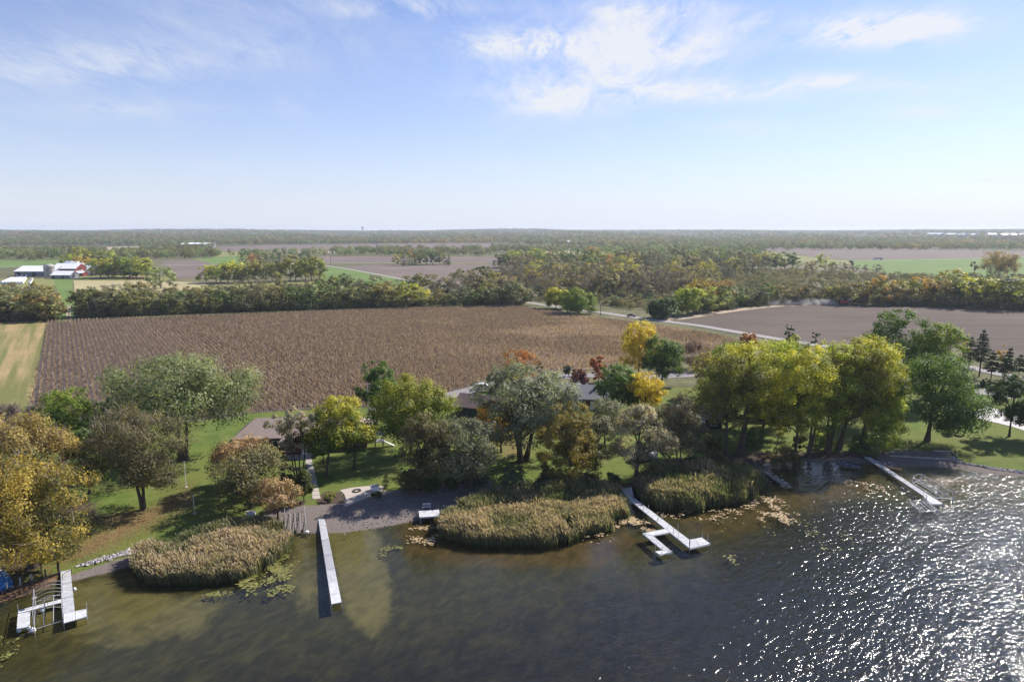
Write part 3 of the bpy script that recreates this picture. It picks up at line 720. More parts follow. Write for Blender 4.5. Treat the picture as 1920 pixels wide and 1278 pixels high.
# pigment pairs (inner / outer leaves), linear albedo
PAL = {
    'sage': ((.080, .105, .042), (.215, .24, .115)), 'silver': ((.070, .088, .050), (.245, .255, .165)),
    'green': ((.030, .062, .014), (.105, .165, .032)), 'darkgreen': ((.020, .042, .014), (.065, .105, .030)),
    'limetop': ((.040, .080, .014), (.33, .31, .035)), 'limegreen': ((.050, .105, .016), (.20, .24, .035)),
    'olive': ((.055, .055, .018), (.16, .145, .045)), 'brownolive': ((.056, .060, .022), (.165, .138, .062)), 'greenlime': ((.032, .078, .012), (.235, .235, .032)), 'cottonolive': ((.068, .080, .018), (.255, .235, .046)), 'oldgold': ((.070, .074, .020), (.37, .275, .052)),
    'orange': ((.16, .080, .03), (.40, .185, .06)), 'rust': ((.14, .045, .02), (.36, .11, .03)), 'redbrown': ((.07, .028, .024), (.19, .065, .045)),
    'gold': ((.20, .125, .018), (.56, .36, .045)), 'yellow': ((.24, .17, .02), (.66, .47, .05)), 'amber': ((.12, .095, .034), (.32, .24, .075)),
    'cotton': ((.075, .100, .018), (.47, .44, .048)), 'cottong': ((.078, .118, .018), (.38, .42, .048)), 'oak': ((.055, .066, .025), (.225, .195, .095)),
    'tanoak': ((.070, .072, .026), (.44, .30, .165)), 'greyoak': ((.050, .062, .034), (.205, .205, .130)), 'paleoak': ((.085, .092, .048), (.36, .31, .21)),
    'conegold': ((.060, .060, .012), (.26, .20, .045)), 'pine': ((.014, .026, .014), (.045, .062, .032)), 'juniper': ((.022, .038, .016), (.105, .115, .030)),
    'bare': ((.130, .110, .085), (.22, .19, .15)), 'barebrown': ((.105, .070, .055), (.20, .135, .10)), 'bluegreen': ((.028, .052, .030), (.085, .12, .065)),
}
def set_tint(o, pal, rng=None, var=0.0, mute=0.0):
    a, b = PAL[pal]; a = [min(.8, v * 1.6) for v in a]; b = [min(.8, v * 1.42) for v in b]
    if mute:
        a = [v * (1 - mute) + q * mute for v, q in zip(a, (.125, .135, .055))]; b = [v * (1 - mute) + q * mute for v, q in zip(b, (.42, .41, .165))]
    k = (1 + (rng.uniform(-var, var) if rng is not None else 0)); g = (1 + (rng.uniform(-var, var) * .5 if rng is not None else 0))
    o['tint_a'] = (a[0] * k, a[1] * k * g, a[2] * k); o['tint_b'] = (b[0] * k, b[1] * k * g, b[2] * k)

NSEED = [100]
def tree(name, label, bx, by, top, xl, xr, cbot, pal, prof='round', n=7000, leaf=.36, cat='tree', stems=1, spread=.0, rad=None, fork=.5, twigs=0, group=None, nlimb=14, base=None, **kw):
    """a tree from its foot and its extent in the photograph, built at its real place and size"""
    NSEED[0] += 1; rng = np.random.default_rng(NSEED[0])
    p = base or L(bx, by); dm = depth(p) / FPX
    h = z_at(p, top) - p.z; cb = max(.2, z_at(p, cbot) - p.z); wdt = (xr - xl) * dm
    off = (((xl + xr) / 2 - bx) * dm, 0)
    n = int(n * 1.7); leaf = leaf * 1.1
    # the near flank of the crown hangs lower in the picture than its axis
    t = thing(name, label, cat, p, 0, group)
    q, tone, C, rc = crown_geometry(cb, h, wdt, prof, n, leaf, rng, off=off, **kw)
    if n > 0:
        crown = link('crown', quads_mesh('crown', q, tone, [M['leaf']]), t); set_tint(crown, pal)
    if twigs:
        tq = twig_quads(C, rc, cb * .6, twigs, rng, .035); tw = link('twigs', quads_mesh('twigs', tq, rng.uniform(0, 1, len(tq)), [M['twig']]), t); set_tint(tw, 'bare'); tw['kind'] = 'stuff'
    r = rad or max(.12, h * .021)
    trunk_mesh(h, cb, r, C, rng, stems, spread, (off[0] * .5, 0), nlimb, fork).build('trunk', M['bark'], t)
    return t
def pine(name, label, bx, by, top, xl, xr, cbot, pal='pine', prof='cone', n=2200, leaf=.4, cat='pine', group=None, rad=None, layers=None, lean=0.0, up=.1):
    NSEED[0] += 1; rng = np.random.default_rng(NSEED[0])
    p = L(bx, by); dm = depth(p) / FPX; h = z_at(p, top) - p.z; cb = max(.1, z_at(p, cbot) - p.z); wdt = (xr - xl) * dm
    t = thing(name, label, cat, p, 0, group)
    q, tone, C = pine_quads(cb, h, wdt, int(n * 1.7), rng, leaf * 1.2, prof, layers, up)
    if lean: q[..., 0] += lean * q[..., 2]
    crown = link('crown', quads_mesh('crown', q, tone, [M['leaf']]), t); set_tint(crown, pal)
    mb = MB(); r = rad or max(.1, h * .017); mb.tube([(0, 0, -.2), (lean * h * .5, 0, h * .5), (lean * h * .95, 0, h * .96)], [r, r * .65, r * .15], 7)
    for c in C[::3]:
        z = c[2]; mb.tube([(lean * z, 0, z + .1), (c[0] + lean * z, c[1], z)], [r * .25, r * .08], 4, caps=False)
    mb.build('trunk', M['bark'], t); return t

# --- west side
tree('maple_tree', 'largest sage green tree with a broad forked crown, west of the brown roofed house', 345, 862, 670, 212, 468, 800, 'sage', 'dome', 15000, .42, spread=1.1, stems=3, rad=.75, fork=.55, nlimb=22, ragged=.10, shell=.55)
tree('oak_tree', 'brown olive oak with a twiggy top standing alone on leaf strewn lawn', 268, 955, 768, 166, 344, 918, 'brownolive', 'round', 14000, .28, twigs=2600, rad=.45, stems=2, spread=.5, ragged=.10)
tree('maple_tree', 'bright golden yellow maple overhanging the shore by the wooden retaining wall', 62, 1062, 868, -60, 172, 1030, 'oldgold', 'dome', 18000, .26, rad=.5, twigs=1500, tone_noise=.42)
tree('maple_tree', 'small low lemon yellow maple beside the landward end of the T shaped dock', 78, 1072, 1030, 50, 98, 1062, 'yellow', 'round', 1800, .24, rad=.12)
tree('maple_tree', 'amber brown maple rising behind the golden yellow one at the frame edge', 30, 985, 778, -60, 150, 935, 'amber', 'dome', 12000, .32, rad=.5, twigs=1800, tone_noise=.25)
tree('maple_tree', 'green tree with lime top between the amber maple and the corn', 118, 890, 735, 58, 188, 840, 'limegreen', 'round', 7000, .36)
tree('box_elder', 'dark green tree wedged between the amber maple and the brown oak', 168, 925, 800, 126, 208, 900, 'green', 'oval', 6000, .34)
tree('box_elder', 'dark green tree half hidden behind the west edge of the sage green maple', 205, 862, 742, 182, 240, 840, 'darkgreen', 'oval', 4500, .36)
tree('bare_tree', 'nearly leafless grey tree above the amber maple near the mown strip', 28, 900, 758, -20, 72, 830, 'barebrown', 'round', 900, .26, twigs=5200)
# --- in front of the house
tree('oak_tree', 'tan topped oak by the west corner of the brown roofed house', 458, 912, 818, 405, 520, 880, 'tanoak', 'dome', 5500, .34, clump=(.10, .17), ragged=.2, tone_top=.5)
tree('oak_tree', 'green oak with tan tips between the gravel beach and the house', 470, 952, 842, 418, 548, 925, 'oak', 'round', 6500, .30, clump=(.10, .17), ragged=.2, tone_top=.5)
tree('oak_tree', 'small tan leaved oak standing over the beached boat lift', 521, 978, 896, 480, 560, 955, 'tanoak', 'round', 5200, .24, rad=.2, clump=(.10, .17))
tree('oak_tree', 'thin silvery tree with several bare stems beside the concrete walk', 560, 902, 758, 508, 610, 850, 'paleoak', 'vase', 2900, .36, stems=4, spread=1.6, rad=.34, clump=(.06, .12), ragged=.2, twigs=900)
tree('ash_tree', 'lime and yellow domed tree with a pale leaning trunk on the lawn', 611, 893, 744, 584, 690, 845, 'limetop', 'dome', 7500, .34, rad=.26, tone_top=1.0)
tree('ash_tree', 'lower lime green tree adjoining the yellow dome, near the playset', 664, 880, 782, 630, 712, 845, 'limetop', 'round', 5200, .32, tone_top=.8)
tree('ash_tree', 'small bright green tree leaning over the concrete walk', 606, 868, 820, 592, 622, 852, 'limegreen', 'round', 1500, .28, rad=.12)
tree('ash_tree', 'large round green tree with yellow crest behind the shaded lawn', 770, 850, 705, 698, 848, 815, 'greenlime', 'dome', 12000, .36, tone_top=.9, tone_noise=.16)
tree('cottonwood_tree', 'dark green tree at the corn edge behind the tall mast', 706, 792, 674, 672, 748, 775, 'green', 'oval', 5500, .40)
pine('juniper_tree', 'olive juniper with two trunks on the mulch above the beached boat lift', 570, 940, 878, 544, 586, 925, 'juniper', 'egg', 3000, .26, cat='juniper', up=.3)
tree('juniper_tree', 'bushy green juniper behind the tan oak by the concrete walk', 540, 925, 862, 520, 560, 918, 'juniper', 'oval', 2600, .26, cat='juniper', rad=.12)
tree('hackberry_tree', 'tall brown olive tree over dark junipers at the shaded beach', 790, 918, 768, 750, 850, 890, 'brownolive', 'oval', 8500, .30, stems=2, spread=.8, rad=.36)
tree('oak_tree', 'grey green oak on the shore above the white swim raft', 874, 912, 788, 808, 938, 892, 'greyoak', 'round', 9500, .30, clump=(.09, .15), ragged=.18, rad=.42)
pine('juniper_bush', 'dark spreading juniper bush at the end of the shaded lawn', 768, 925, 880, 742, 798, 918, 'juniper', 'egg', 1900, .25, cat='juniper', up=.5)
pine('juniper_bush', 'dark juniper beside the trunk of the tall brown olive tree', 808, 922, 884, 786, 832, 918, 'darkgreen', 'egg', 1500, .25, cat='juniper', up=.5)
pine('young_spruce', 'knee high young spruce standing on the lawn near the deck box', 724, 914, 884, 716, 734, 911, 'juniper', 'cone', 500, .18, cat='spruce', rad=.05)
# --- middle
tree('maple_tree', 'tall silver leaved maple with a thick forked trunk on the middle lawn', 980, 864, 680, 878, 1094, 832, 'silver', 'vase', 15000, .40, stems=3, spread=2.2, rad=.85, fork=.6, nlimb=24, clump=(.07, .12), ragged=.18, droop=.4)
tree('maple_tree', 'yellow orange maple in the shade behind the silver maple', 940, 848, 752, 893, 968, 832, 'gold', 'round', 5000, .30, rad=.2)
tree('cypress_tree', 'gold tinted cone shaped tree leaning over the middle reed bed', 1066, 912, 758, 1002, 1136, 896, 'conegold', 'egg', 13000, .28, rad=.35, clump=(.07, .12), cat='tree')
pine('spruce_tree', 'dark spruce at the foot of the gold tinted cone shaped tree', 1024, 918, 868, 1002, 1050, 912, 'pine', 'cone', 1500, .26, cat='spruce')
tree('shrub', 'low blue green shrub on the sunny lawn strip by the middle reeds', 962, 928, 872, 938, 988, 924, 'bluegreen', 'round', 2200, .26, cat='shrub', rad=.08)
tree('oak_tree', 'grey green oak in front of the grey roofed house', 1134, 838, 750, 1080, 1174, 815, 'greyoak', 'round', 5500, .32, clump=(.10, .17), ragged=.2)
tree('oak_tree', 'spreading grey oak with a thick dark trunk at the head of the branching dock', 1190, 908, 760, 1142, 1260, 862, 'paleoak', 'dome', 10500, .30, rad=.45, clump=(.08, .14), ragged=.18)
tree('elm_tree', 'half bare brown tree between the grey oak and the cottonwoods', 1272, 892, 732, 1222, 1312, 866, 'brownolive', 'oval', 6500, .28, twigs=4200, stems=2, spread=.7, rad=.3)
tree('elm_tree', 'thin half bare tree close beside the half bare brown one', 1300, 872, 770, 1276, 1330, 850, 'olive', 'oval', 1500, .28, twigs=2600, rad=.16)
tree('maple_tree', 'bright yellow maple in front of the street, beside dark green spruce', 1207, 790, 698, 1176, 1246, 768, 'yellow', 'round', 5500, .34, rad=.22)
tree('maple_tree', 'dark green maple just east of the grey roofed house', 1156, 785, 682, 1116, 1198, 765, 'green', 'round', 6500, .38)
tree('maple_tree', 'narrow orange maple with red tip at the corn edge', 1121, 738, 660, 1106, 1138, 715, 'rust', 'oval', 2400, .34, rad=.14)
tree('ornamental_plum', 'low wine red tree beside the village street', 1094, 745, 694, 1070, 1118, 735, 'redbrown', 'round', 2600, .34, rad=.14, twigs=500)
tree('maple_tree', 'orange maple showing above the silver leaved maple', 976, 742, 656, 942, 1012, 715, 'orange', 'dome', 3800, .36, rad=.2)
tree('maple_tree', 'two lobed golden maple rising against the cornfield', 1196, 712, 602, 1160, 1238, 690, 'yellow', 'oval', 6500, .42, rad=.3, ragged=.22, tone_noise=.15)
tree('maple_tree', 'green maple with dark underside right beside the golden two lobed one', 1240, 722, 628, 1200, 1284, 705, 'green', 'round', 7000, .42)
tree('shrub', 'dark clipped shrub beside the white parked car', 928, 732, 700, 906, 952, 730, 'darkgreen', 'dome', 1500, .4, cat='shrub', rad=.1)
tree('shrub', 'dark round shrub across the street from the wine red tree', 1066, 706, 686, 1054, 1078, 704, 'pine', 'round', 900, .4, cat='shrub', rad=.1)
tree('sapling', 'slim green tree poking up behind the silver leaved maple', 1014, 722, 672, 1006, 1024, 712, 'olive', 'oval', 700, .34, rad=.1)
tree('shrub', 'brown thicket where the corn meets the cottonwoods', 1304, 692, 642, 1276, 1338, 688, 'barebrown', 'round', 2200, .36, cat='shrub', twigs=1500, rad=.08)
tree('maple_tree', 'yellow green tree at the back edge of the cottonwood grove', 1318, 742, 648, 1300, 1352, 722, 'amber', 'oval', 3000, .38)
# --- the cottonwood grove
CG = 'cottonwoods in the grove along the eastern shore'
tree('cottonwood_tree', 'westernmost cottonwood of the grove, olive crown on a dark straight trunk', 1361, 856, 652, 1282, 1418, 814, 'cottonolive', 'oval', 11000, .32, rad=.42, group=CG, twigs=500)
tree('cottonwood_tree', 'thick leaning cottonwood next to the westernmost trunk', 1388, 850, 640, 1342, 1474, 789, 'cotton', 'oval', 11000, .34, rad=.75, group=CG, fork=.6)
tree('cottonwood_tree', 'tall yellow green cottonwood above the sunlit gap of lawn', 1426, 826, 630, 1388, 1510, 779, 'cottong', 'oval', 10000, .34, rad=.35, group=CG, tone_noise=.3)
tree('cottonwood_tree', 'golden flecked cottonwood in the middle of the grove', 1489, 866, 634, 1440, 1553, 814, 'cotton', 'oval', 10500, .32, rad=.34, group=CG, tone_noise=.3)
tree('cottonwood_tree', 'pale trunked cottonwood just east of the grove middle', 1516, 850, 640, 1482, 1600, 804, 'cottong', 'oval', 10000, .32, rad=.42, group=CG, stems=2, spread=.7)
tree('cottonwood_tree', 'bundle of three cottonwood stems under one olive crown', 1553, 846, 632, 1522, 1640, 794, 'cottonolive', 'oval', 10000, .32, rad=.55, group=CG, stems=3, spread=1.5)
tree('cottonwood_tree', 'cottonwood with a slanting trunk near the shore rubble', 1572, 842, 628, 1562, 1680, 784, 'cotton', 'oval', 10500, .32, rad=.48, group=CG)
tree('cottonwood_tree', 'yellow edged cottonwood at the east end of the grove', 1612, 836, 640, 1588, 1702, 806, 'limetop', 'dome', 11500, .32, rad=.4, group=CG, tone_top=.4, tone_noise=.3)
tree('willow_tree', 'drooping olive tree brushing the lawn by the right beach', 1656, 850, 730, 1618, 1698, 838, 'cottong', 'dome', 8000, .28, rad=.25, droop=.8)
tree('sapling', 'young tree with yellow leaves alone in the sunlit gap of lawn', 1456, 846, 766, 1438, 1476, 822, 'cotton', 'oval', 1100, .26, rad=.09)
tree('cottonwood_tree', 'cottonwood at the back of the grove with a bright green top', 1378, 800, 640, 1310, 1438, 774, 'limegreen', 'oval', 7500, .40, group=CG)
tree('cottonwood_tree', 'back row cottonwood with a yellow spire of a top', 1470, 800, 626, 1428, 1524, 774, 'limetop', 'oval', 7000, .40, group=CG, tone_top=.2)
tree('cottonwood_tree', 'back row cottonwood leaning toward the dark green maples', 1640, 795, 632, 1582, 1688, 774, 'cottong', 'oval', 7000, .40, group=CG)
tree('shrub', 'weedy green shrubs on the bank under the cottonwoods', 1470, 868, 838, 1436, 1506, 866, 'olive', 'dome', 1500, .26, cat='shrub', rad=.06)
tree('maple_tree', 'orange treetop showing over the cottonwood grove', 1400, 690, 623, 1384, 1418, 655, 'orange', 'oval', 2000, .40, rad=.15)
tree('juniper_tree', 'dark evergreen at the field edge behind the cottonwoods', 1476, 655, 607, 1464, 1490, 652, 'darkgreen', 'egg', 1300, .42, cat='juniper')
tree('shrub', 'small dark evergreen shrub farther along the tilled field edge', 1528, 655, 617, 1520, 1538, 652, 'darkgreen', 'egg', 700, .42, cat='shrub', rad=.08)
# --- east end
tree('maple_tree', 'broad dark green maple over the right beach', 1738, 826, 668, 1664, 1836, 796, 'green', 'dome', 15000, .36, rad=.5, tone_noise=.16)
tree('maple_tree', 'green domed maple standing tallest against the tilled field', 1672, 745, 578, 1610, 1728, 715, 'green', 'dome', 9500, .46, tone_noise=.2)
tree('maple_tree', 'mid green maple between the domed one and the pines', 1742, 752, 606, 1694, 1796, 715, 'limegreen', 'round', 8000, .44, tone_noise=.14)
tree('elm_tree', 'grey brown half bare tree in front of the domed green maple', 1672, 770, 655, 1648, 1702, 735, 'bare', 'round', 700, .30, twigs=3200)
tree('linden_tree', 'round dark linden casting a shadow on the east lawn', 1892, 818, 698, 1852, 1930, 792, 'darkgreen', 'egg', 9000, .30, rad=.22, tone_noise=.12)
tree('linden_tree', 'dark linden cut off by the picture edge beside the round one', 1942, 824, 712, 1905, 1985, 800, 'brownolive', 'egg', 6500, .30, rad=.22)
tree('maple_tree', 'small orange brown tree touching the top of the round linden', 1908, 762, 700, 1894, 1930, 748, 'amber', 'round', 1500, .32, rad=.1)
PG = 'pines beside the gravel drive'
pine('pine_tree', 'dark pine standing closest to the green maples by the drive', 1816, 690, 630, 1802, 1836, 676, n=1500, group=PG)
pine('pine_tree', 'tallest pine of the row by the drive with a bare lower trunk', 1836, 706, 616, 1820, 1856, 675, n=1900, group=PG)
pine('pine_tree', 'short pine in front of the drive, third along the row', 1857, 718, 656, 1844, 1874, 694, n=1500, group=PG)
pine('pine_tree', 'leaning pine over the gravel drive', 1878, 722, 650, 1876, 1908, 698, n=1500, group=PG, lean=.14)
pine('pine_tree', 'pine at the picture edge above the orange brown tree', 1910, 706, 664, 1898, 1932, 694, n=1300, group=PG)
pine('spruce_tree', 'dark spruce tip rising behind the mid green maple', 1768, 735, 612, 1752, 1786, 720, n=1300, cat='spruce')
tree('sapling', 'small yellow tree beside the pines at the field edge', 1803, 678, 634, 1792, 1816, 668, 'gold', 'round', 900, .36, rad=.09)
tree('sapling', 'small yellow brown tree beyond the leaning pine', 1878, 690, 646, 1866, 1890, 678, 'gold', 'oval', 800, .36, rad=.09, twigs=300)
tree('shrub', 'dark low shrub at the foot of the pine row', 1848, 724, 710, 1838, 1862, 723, 'darkgreen', 'dome', 500, .3, cat='shrub', rad=.05)
tree('sapling', 'little tree with a thin trunk beside the broad dark maple', 1797, 810, 772, 1780, 1816, 800, 'green', 'round', 1300, .28, rad=.08)
# young plants on the bank
tree('shrub', 'low yellow flowering plants in the mulch bed by the patio', 618, 938, 922, 606, 632, 936, 'limetop', 'dome', 420, .2, cat='shrub', rad=.03)
tree('shrub', 'dark ferny shrub beside the white deck box', 706, 932, 920, 694, 720, 931, 'darkgreen', 'dome', 350, .22, cat='shrub', rad=.03)

tree('oak_tree', 'grey green oak just east of the gold tinted cone shaped tree', 1116, 880, 784, 1074, 1156, 856, 'greyoak', 'round', 6500, .30, clump=(.09, .15), ragged=.2, rad=.3)
for i, (x, y, tp, x0, x1, pl, lb) in enumerate([(1412, 836, 802, 1394, 1434, 'green', 'leafy bush between the thick leaning cottonwood and the sunlit gap'), (1334, 846, 812, 1312, 1356, 'olive', 'olive bush west of the westernmost cottonwood trunk'),
        (1540, 838, 808, 1520, 1562, 'cottong', 'yellow green bush among the eastern cottonwood trunks'), (1610, 846, 814, 1590, 1634, 'green', 'green bush between the slanting cottonwood and the drooping tree'), (1498, 842, 812, 1486, 1512, 'olive', 'small bush beside the pale trunked cottonwood'),
        (1052, 924, 898, 1034, 1072, 'darkgreen', 'low dark shrub behind the east half of the long reed bed'), (1104, 916, 888, 1084, 1128, 'olive', 'olive shrub between the gold tinted tree and the grey oak'),
        (1150, 910, 886, 1134, 1168, 'darkgreen', 'dark shrub at the root of the branching dock'), (1236, 896, 868, 1214, 1260, 'olive', 'weedy shrub on the bank east of the grey oak'), (1292, 886, 856, 1270, 1318, 'darkgreen', 'dark thicket behind the eastern reed bed'),
        (1340, 876, 846, 1320, 1364, 'brownolive', 'brownish thicket at the foot of the westernmost cottonwood'), (848, 918, 892, 832, 866, 'darkgreen', 'dark shrub under the grey green oak by the raft'), (900, 912, 886, 884, 918, 'bluegreen', 'blue green shrub east of the grey green oak')]):
    tree('shrub', lb, x, y, tp, x0, x1, y - 2, pl, 'dome', 1500, .28, cat='shrub', rad=.06)
# ------------------------------------------------------------------ trees of the plain: a few kinds, then copies
def proto_tree(prof, n, leaf, seed, wdt=.9, cb=.12, twigs=0, **kw):
    rng = np.random.default_rng(seed)
    q, tone, C, rc = crown_geometry(cb, 1.0, wdt, prof, n, leaf, rng, nclump=kw.pop('nclump', 34), **kw)
    me = quads_mesh('crown', q, tone, [M['leaf']])
    tm = trunk_mesh(1.0, cb, .02, C, rng, 1 if not twigs else 2, .05, (0, 0), 8, .55)
    to = tm.build('trunk', M['bark']); tme = to.data; bpy.data.objects.remove(to)
    tw = None
    if twigs:
        tw = quads_mesh('twigs', twig_quads(C, rc, cb, twigs, rng, .0042), rng.uniform(0, 1, twigs), [M['twig']])
    return me, tme, tw
def proto_pine(seed, wdt=.45, cb=.05):
    rng = np.random.default_rng(seed); q, tone, C = pine_quads(cb, 1.0, wdt, 900, rng, .055, 'cone', 11)
    mb = MB(); mb.tube([(0, 0, -.02), (0, 0, .95)], [.018, .004], 6); o = mb.build('trunk', M['bark']); t = o.data; bpy.data.objects.remove(o)
    return quads_mesh('crown', q, tone, [M['leaf']]), t, None
PROTO = {
    'leafy': [proto_tree('round', 1300, .058, 11, .95), proto_tree('dome', 1300, .058, 12, 1.0), proto_tree('oval', 1300, .056, 13, .8), proto_tree('egg', 1200, .056, 14, .85, ragged=.2)],
    'bushy': [proto_tree('dome', 1300, .07, 21, 1.35, .03), proto_tree('dome', 1300, .07, 22, 1.15, .03, ragged=.2), proto_tree('round', 1200, .07, 23, 1.2, .03, ragged=.2)],
    'bare': [proto_tree('vase', 320, .045, 31, .8, .18, 1500, ragged=.2), proto_tree('round', 420, .045, 32, .85, .12, 1500, ragged=.2), proto_tree('oval', 260, .045, 33, .65, .15, 1400)],
    'spruce': [proto_pine(41), proto_pine(42, .55)],
}
FIRST = {}
def plant(kind, i, p, h, pal, name, label, cat, group, wide=1.0, rng=None):
    me, tme, tw = PROTO[kind][i % len(PROTO[kind])]
    key = (kind, i % len(PROTO[kind]))
    if key not in FIRST:
        t = thing(name, label, cat); cr = link('crown', me, t); tr = link('trunk', tme, t)
        ch = [cr, tr] + ([link('twigs', tw, t)] if tw else []); FIRST[key] = (t, ch)
    else:
        t0, ch0 = FIRST[key]; t = t0.copy(); COL.objects.link(t); ch = []
        for c in ch0:
            d = c.copy(); COL.objects.link(d); d.parent = t; ch.append(d)
        t.name = name
    t.location = p; t.rotation_euler = (0, 0, rng.uniform(0, 6.28)); t.scale = (h * wide, h * wide, h)
    tag(t, label, cat, group)
    for c in ch:
        if c.name.startswith('crown'): set_tint(c, pal, rng, .2, .3)
        if c.name.startswith('twigs'): set_tint(c, 'bare', rng, .2); c['kind'] = 'stuff'
    return t
ORD = ['first', 'second', 'third', 'fourth', 'fifth', 'sixth', 'seventh', 'eighth', 'ninth', 'tenth', 'eleventh', 'twelfth', 'thirteenth', 'fourteenth', 'fifteenth', 'sixteenth', 'seventeenth', 'eighteenth', 'nineteenth', 'twentieth']
COLW = {'green': 'green', 'darkgreen': 'dark green', 'limegreen': 'bright green', 'olive': 'olive', 'brownolive': 'brownish olive', 'orange': 'orange', 'rust': 'rust red', 'gold': 'golden', 'yellow': 'yellow', 'amber': 'amber', 'cotton': 'yellow green', 'cottong': 'yellow green', 'oak': 'brown green', 'greyoak': 'grey green', 'bare': 'leafless grey', 'barebrown': 'leafless brown', 'pine': 'dark', 'limetop': 'lime topped', 'sage': 'sage green', 'bluegreen': 'blue green', 'juniper': 'olive'}
KINDW = {'leafy': ('deciduous_tree', 'tree'), 'bushy': ('bushy_tree', 'tree'), 'bare': ('bare_tree', 'tree'), 'spruce': ('spruce_tree', 'spruce')}
def grove(spots, place, group, seed):
    """spots: (px, py, height m, kind, palette, width factor); each a tree of its own, named by its colour and its turn along the row"""
    rng = np.random.default_rng(seed); cnt, tot = {}, {}
    spots = sorted(spots, key=lambda s: s[0])
    WORD = {'leafy': 'tree', 'bushy': 'bushy tree', 'bare': 'sparse tree', 'spruce': 'spruce'}
    for s in spots: k = (WORD[s[3]], COLW[s[4]]); tot[k] = tot.get(k, 0) + 1
    for i, (px, py, h, kind, pal, wide) in enumerate(spots):
        name, cat = KINDW[kind]; k = (WORD[kind], COLW[pal]); cnt[k] = cnt.get(k, 0) + 1
        word = WORD[kind]
        if tot[k] == 1: lab = f'the only {COLW[pal]} {word} {place}'
        elif cnt[k] == tot[k]: lab = f'easternmost {COLW[pal]} {word} {place}'
        elif cnt[k] <= 20: lab = f'{ORD[cnt[k]-1]} {COLW[pal]} {word} from the west {place}'
        else: lab = f'{ORD[min(19, tot[k]-cnt[k])]} {COLW[pal]} {word} from the east {place}'
        p = T(px, py)
        plant(kind, int(rng.integers(0, 9)), p, h, pal, name, lab, cat, group, wide * rng.uniform(1.15, 1.5), rng)
def row(x0, y0, x1, y1, n, h, kinds, pals, seed, jy=3.0, wide=1.0, jx=.5, hv=.22):
    rng = np.random.default_rng(seed); out = []; h *= 1.18 if h > 6 else 1.0
    for i in range(n):
        t = (i + .5 + rng.uniform(-jx, jx)) / n
        out.append((x0 + (x1 - x0) * t, y0 + (y1 - y0) * t + rng.uniform(-jy, .3), h * rng.uniform(1 - hv, 1 + hv), kinds[int(rng.integers(0, len(kinds)))], pals[int(rng.integers(0, len(pals)))], wide))
    return out
HED = ['olive', 'darkgreen', 'brownolive', 'greyoak', 'olive', 'green', 'oak']
# hedgerow behind the corn, two sections split by the farm lane
grove(row(-40, 603, 104, 601, 9, 11.5, ['bushy', 'leafy'], HED + ['amber'], 1, 3, 1.0) + row(-40, 590, 100, 588, 8, 11, ['bushy', 'leafy', 'bare'], HED, 2, 6),
      'in the hedgerow west of the farm lane', 'hedgerow trees west of the farm lane', 3)
grove(row(-30, 572, 96, 566, 6, 9, ['leafy', 'bushy', 'bare'], ['amber', 'olive', 'oak'], 77, 4), 'on the bank below the barn', 'trees on the bank below the barn', 78)
grove(row(146, 595, 400, 586, 13, 10.5, ['bushy', 'bushy', 'leafy'], HED, 4, 2) + row(150, 583, 400, 574, 12, 11, ['bushy', 'leafy', 'bare'], HED, 5, 6),
      'in the hedgerow east of the farm lane', 'hedgerow trees just east of the farm lane', 6)
grove(row(405, 586, 680, 577, 14, 11, ['bushy', 'bushy', 'leafy'], HED, 7, 2) + row(405, 572, 680, 564, 13, 12, ['bushy', 'bare', 'leafy'], HED + ['bare', 'amber'], 8, 6),
      'in the cornfield hedgerow\'s middle stretch', 'trees in the middle of the cornfield hedgerow', 9)
grove(row(685, 577, 985, 573, 15, 10.5, ['bushy', 'bushy', 'bare'], ['darkgreen', 'olive', 'greyoak', 'darkgreen', 'cotton'], 10, 2) + row(690, 563, 985, 560, 14, 12, ['bare', 'bare', 'bushy'], ['bare', 'olive', 'greyoak'], 11, 6),
      'in the hedgerow by the road bend', 'hedgerow trees by the road bend', 12)
# roadside trees beyond the corn
for a in [(1042, 579, 540, 1020, 1072, 572, 'cotton', 'yellow and green leaning tree on the roadside past the corn'), (1086, 588, 541, 1048, 1116, 584, 'limegreen', 'big round light green tree at the roadside corner of the cornfield')]:
    tree('deciduous_tree', a[7], a[0], a[1], a[2], a[3], a[4], a[5], a[6], 'dome', 5000, .75, base=T(a[0], a[1]))
tree('deciduous_tree', 'dark blue green round tree where the tilled field meets the road', 1243, 597, 561, 1214, 1272, 594, 'darkgreen', 'dome', 4500, .75, base=T(1243, 597))
tree('deciduous_tree', 'tall olive tree above the dark round one at the field corner', 1288, 590, 540, 1262, 1318, 584, 'cottong', 'round', 4500, .75, base=T(1288, 590))
# marsh wood
MW = ['bare', 'olive', 'greyoak', 'oak', 'bare', 'brownolive', 'amber', 'barebrown']
MK = ['bare', 'bare', 'leafy', 'bare', 'bushy']
grove(row(1130, 572, 1225, 580, 9, 4.5, ['bushy'], ['oak', 'brownolive', 'olive'], 20, 6, 1.3), 'in roadside scrub near the dark car', 'roadside scrub near the dark car', 21)
grove(row(1005, 560, 1330, 560, 20, 13, MK, MW, 22, 8), 'in the front of the marsh wood', 'trees in the front of the marsh wood', 23)
grove(row(960, 545, 1340, 543, 22, 13, MK, MW + ['cotton'], 24, 7), 'in the second rank of the marsh wood', 'trees in the second rank of the marsh wood', 25)
grove(row(900, 530, 1380, 528, 26, 13, MK, MW + ['amber', 'cotton'], 26, 6), 'in the third rank of the marsh wood', 'trees in the third rank of the marsh wood', 27)
grove(row(960, 517, 1440, 515, 26, 14, MK + ['leafy'], MW + ['orange', 'cotton', 'green', 'sage'], 28, 5), 'in the rear rank of the marsh wood', 'trees in the rear rank of the marsh wood', 29)
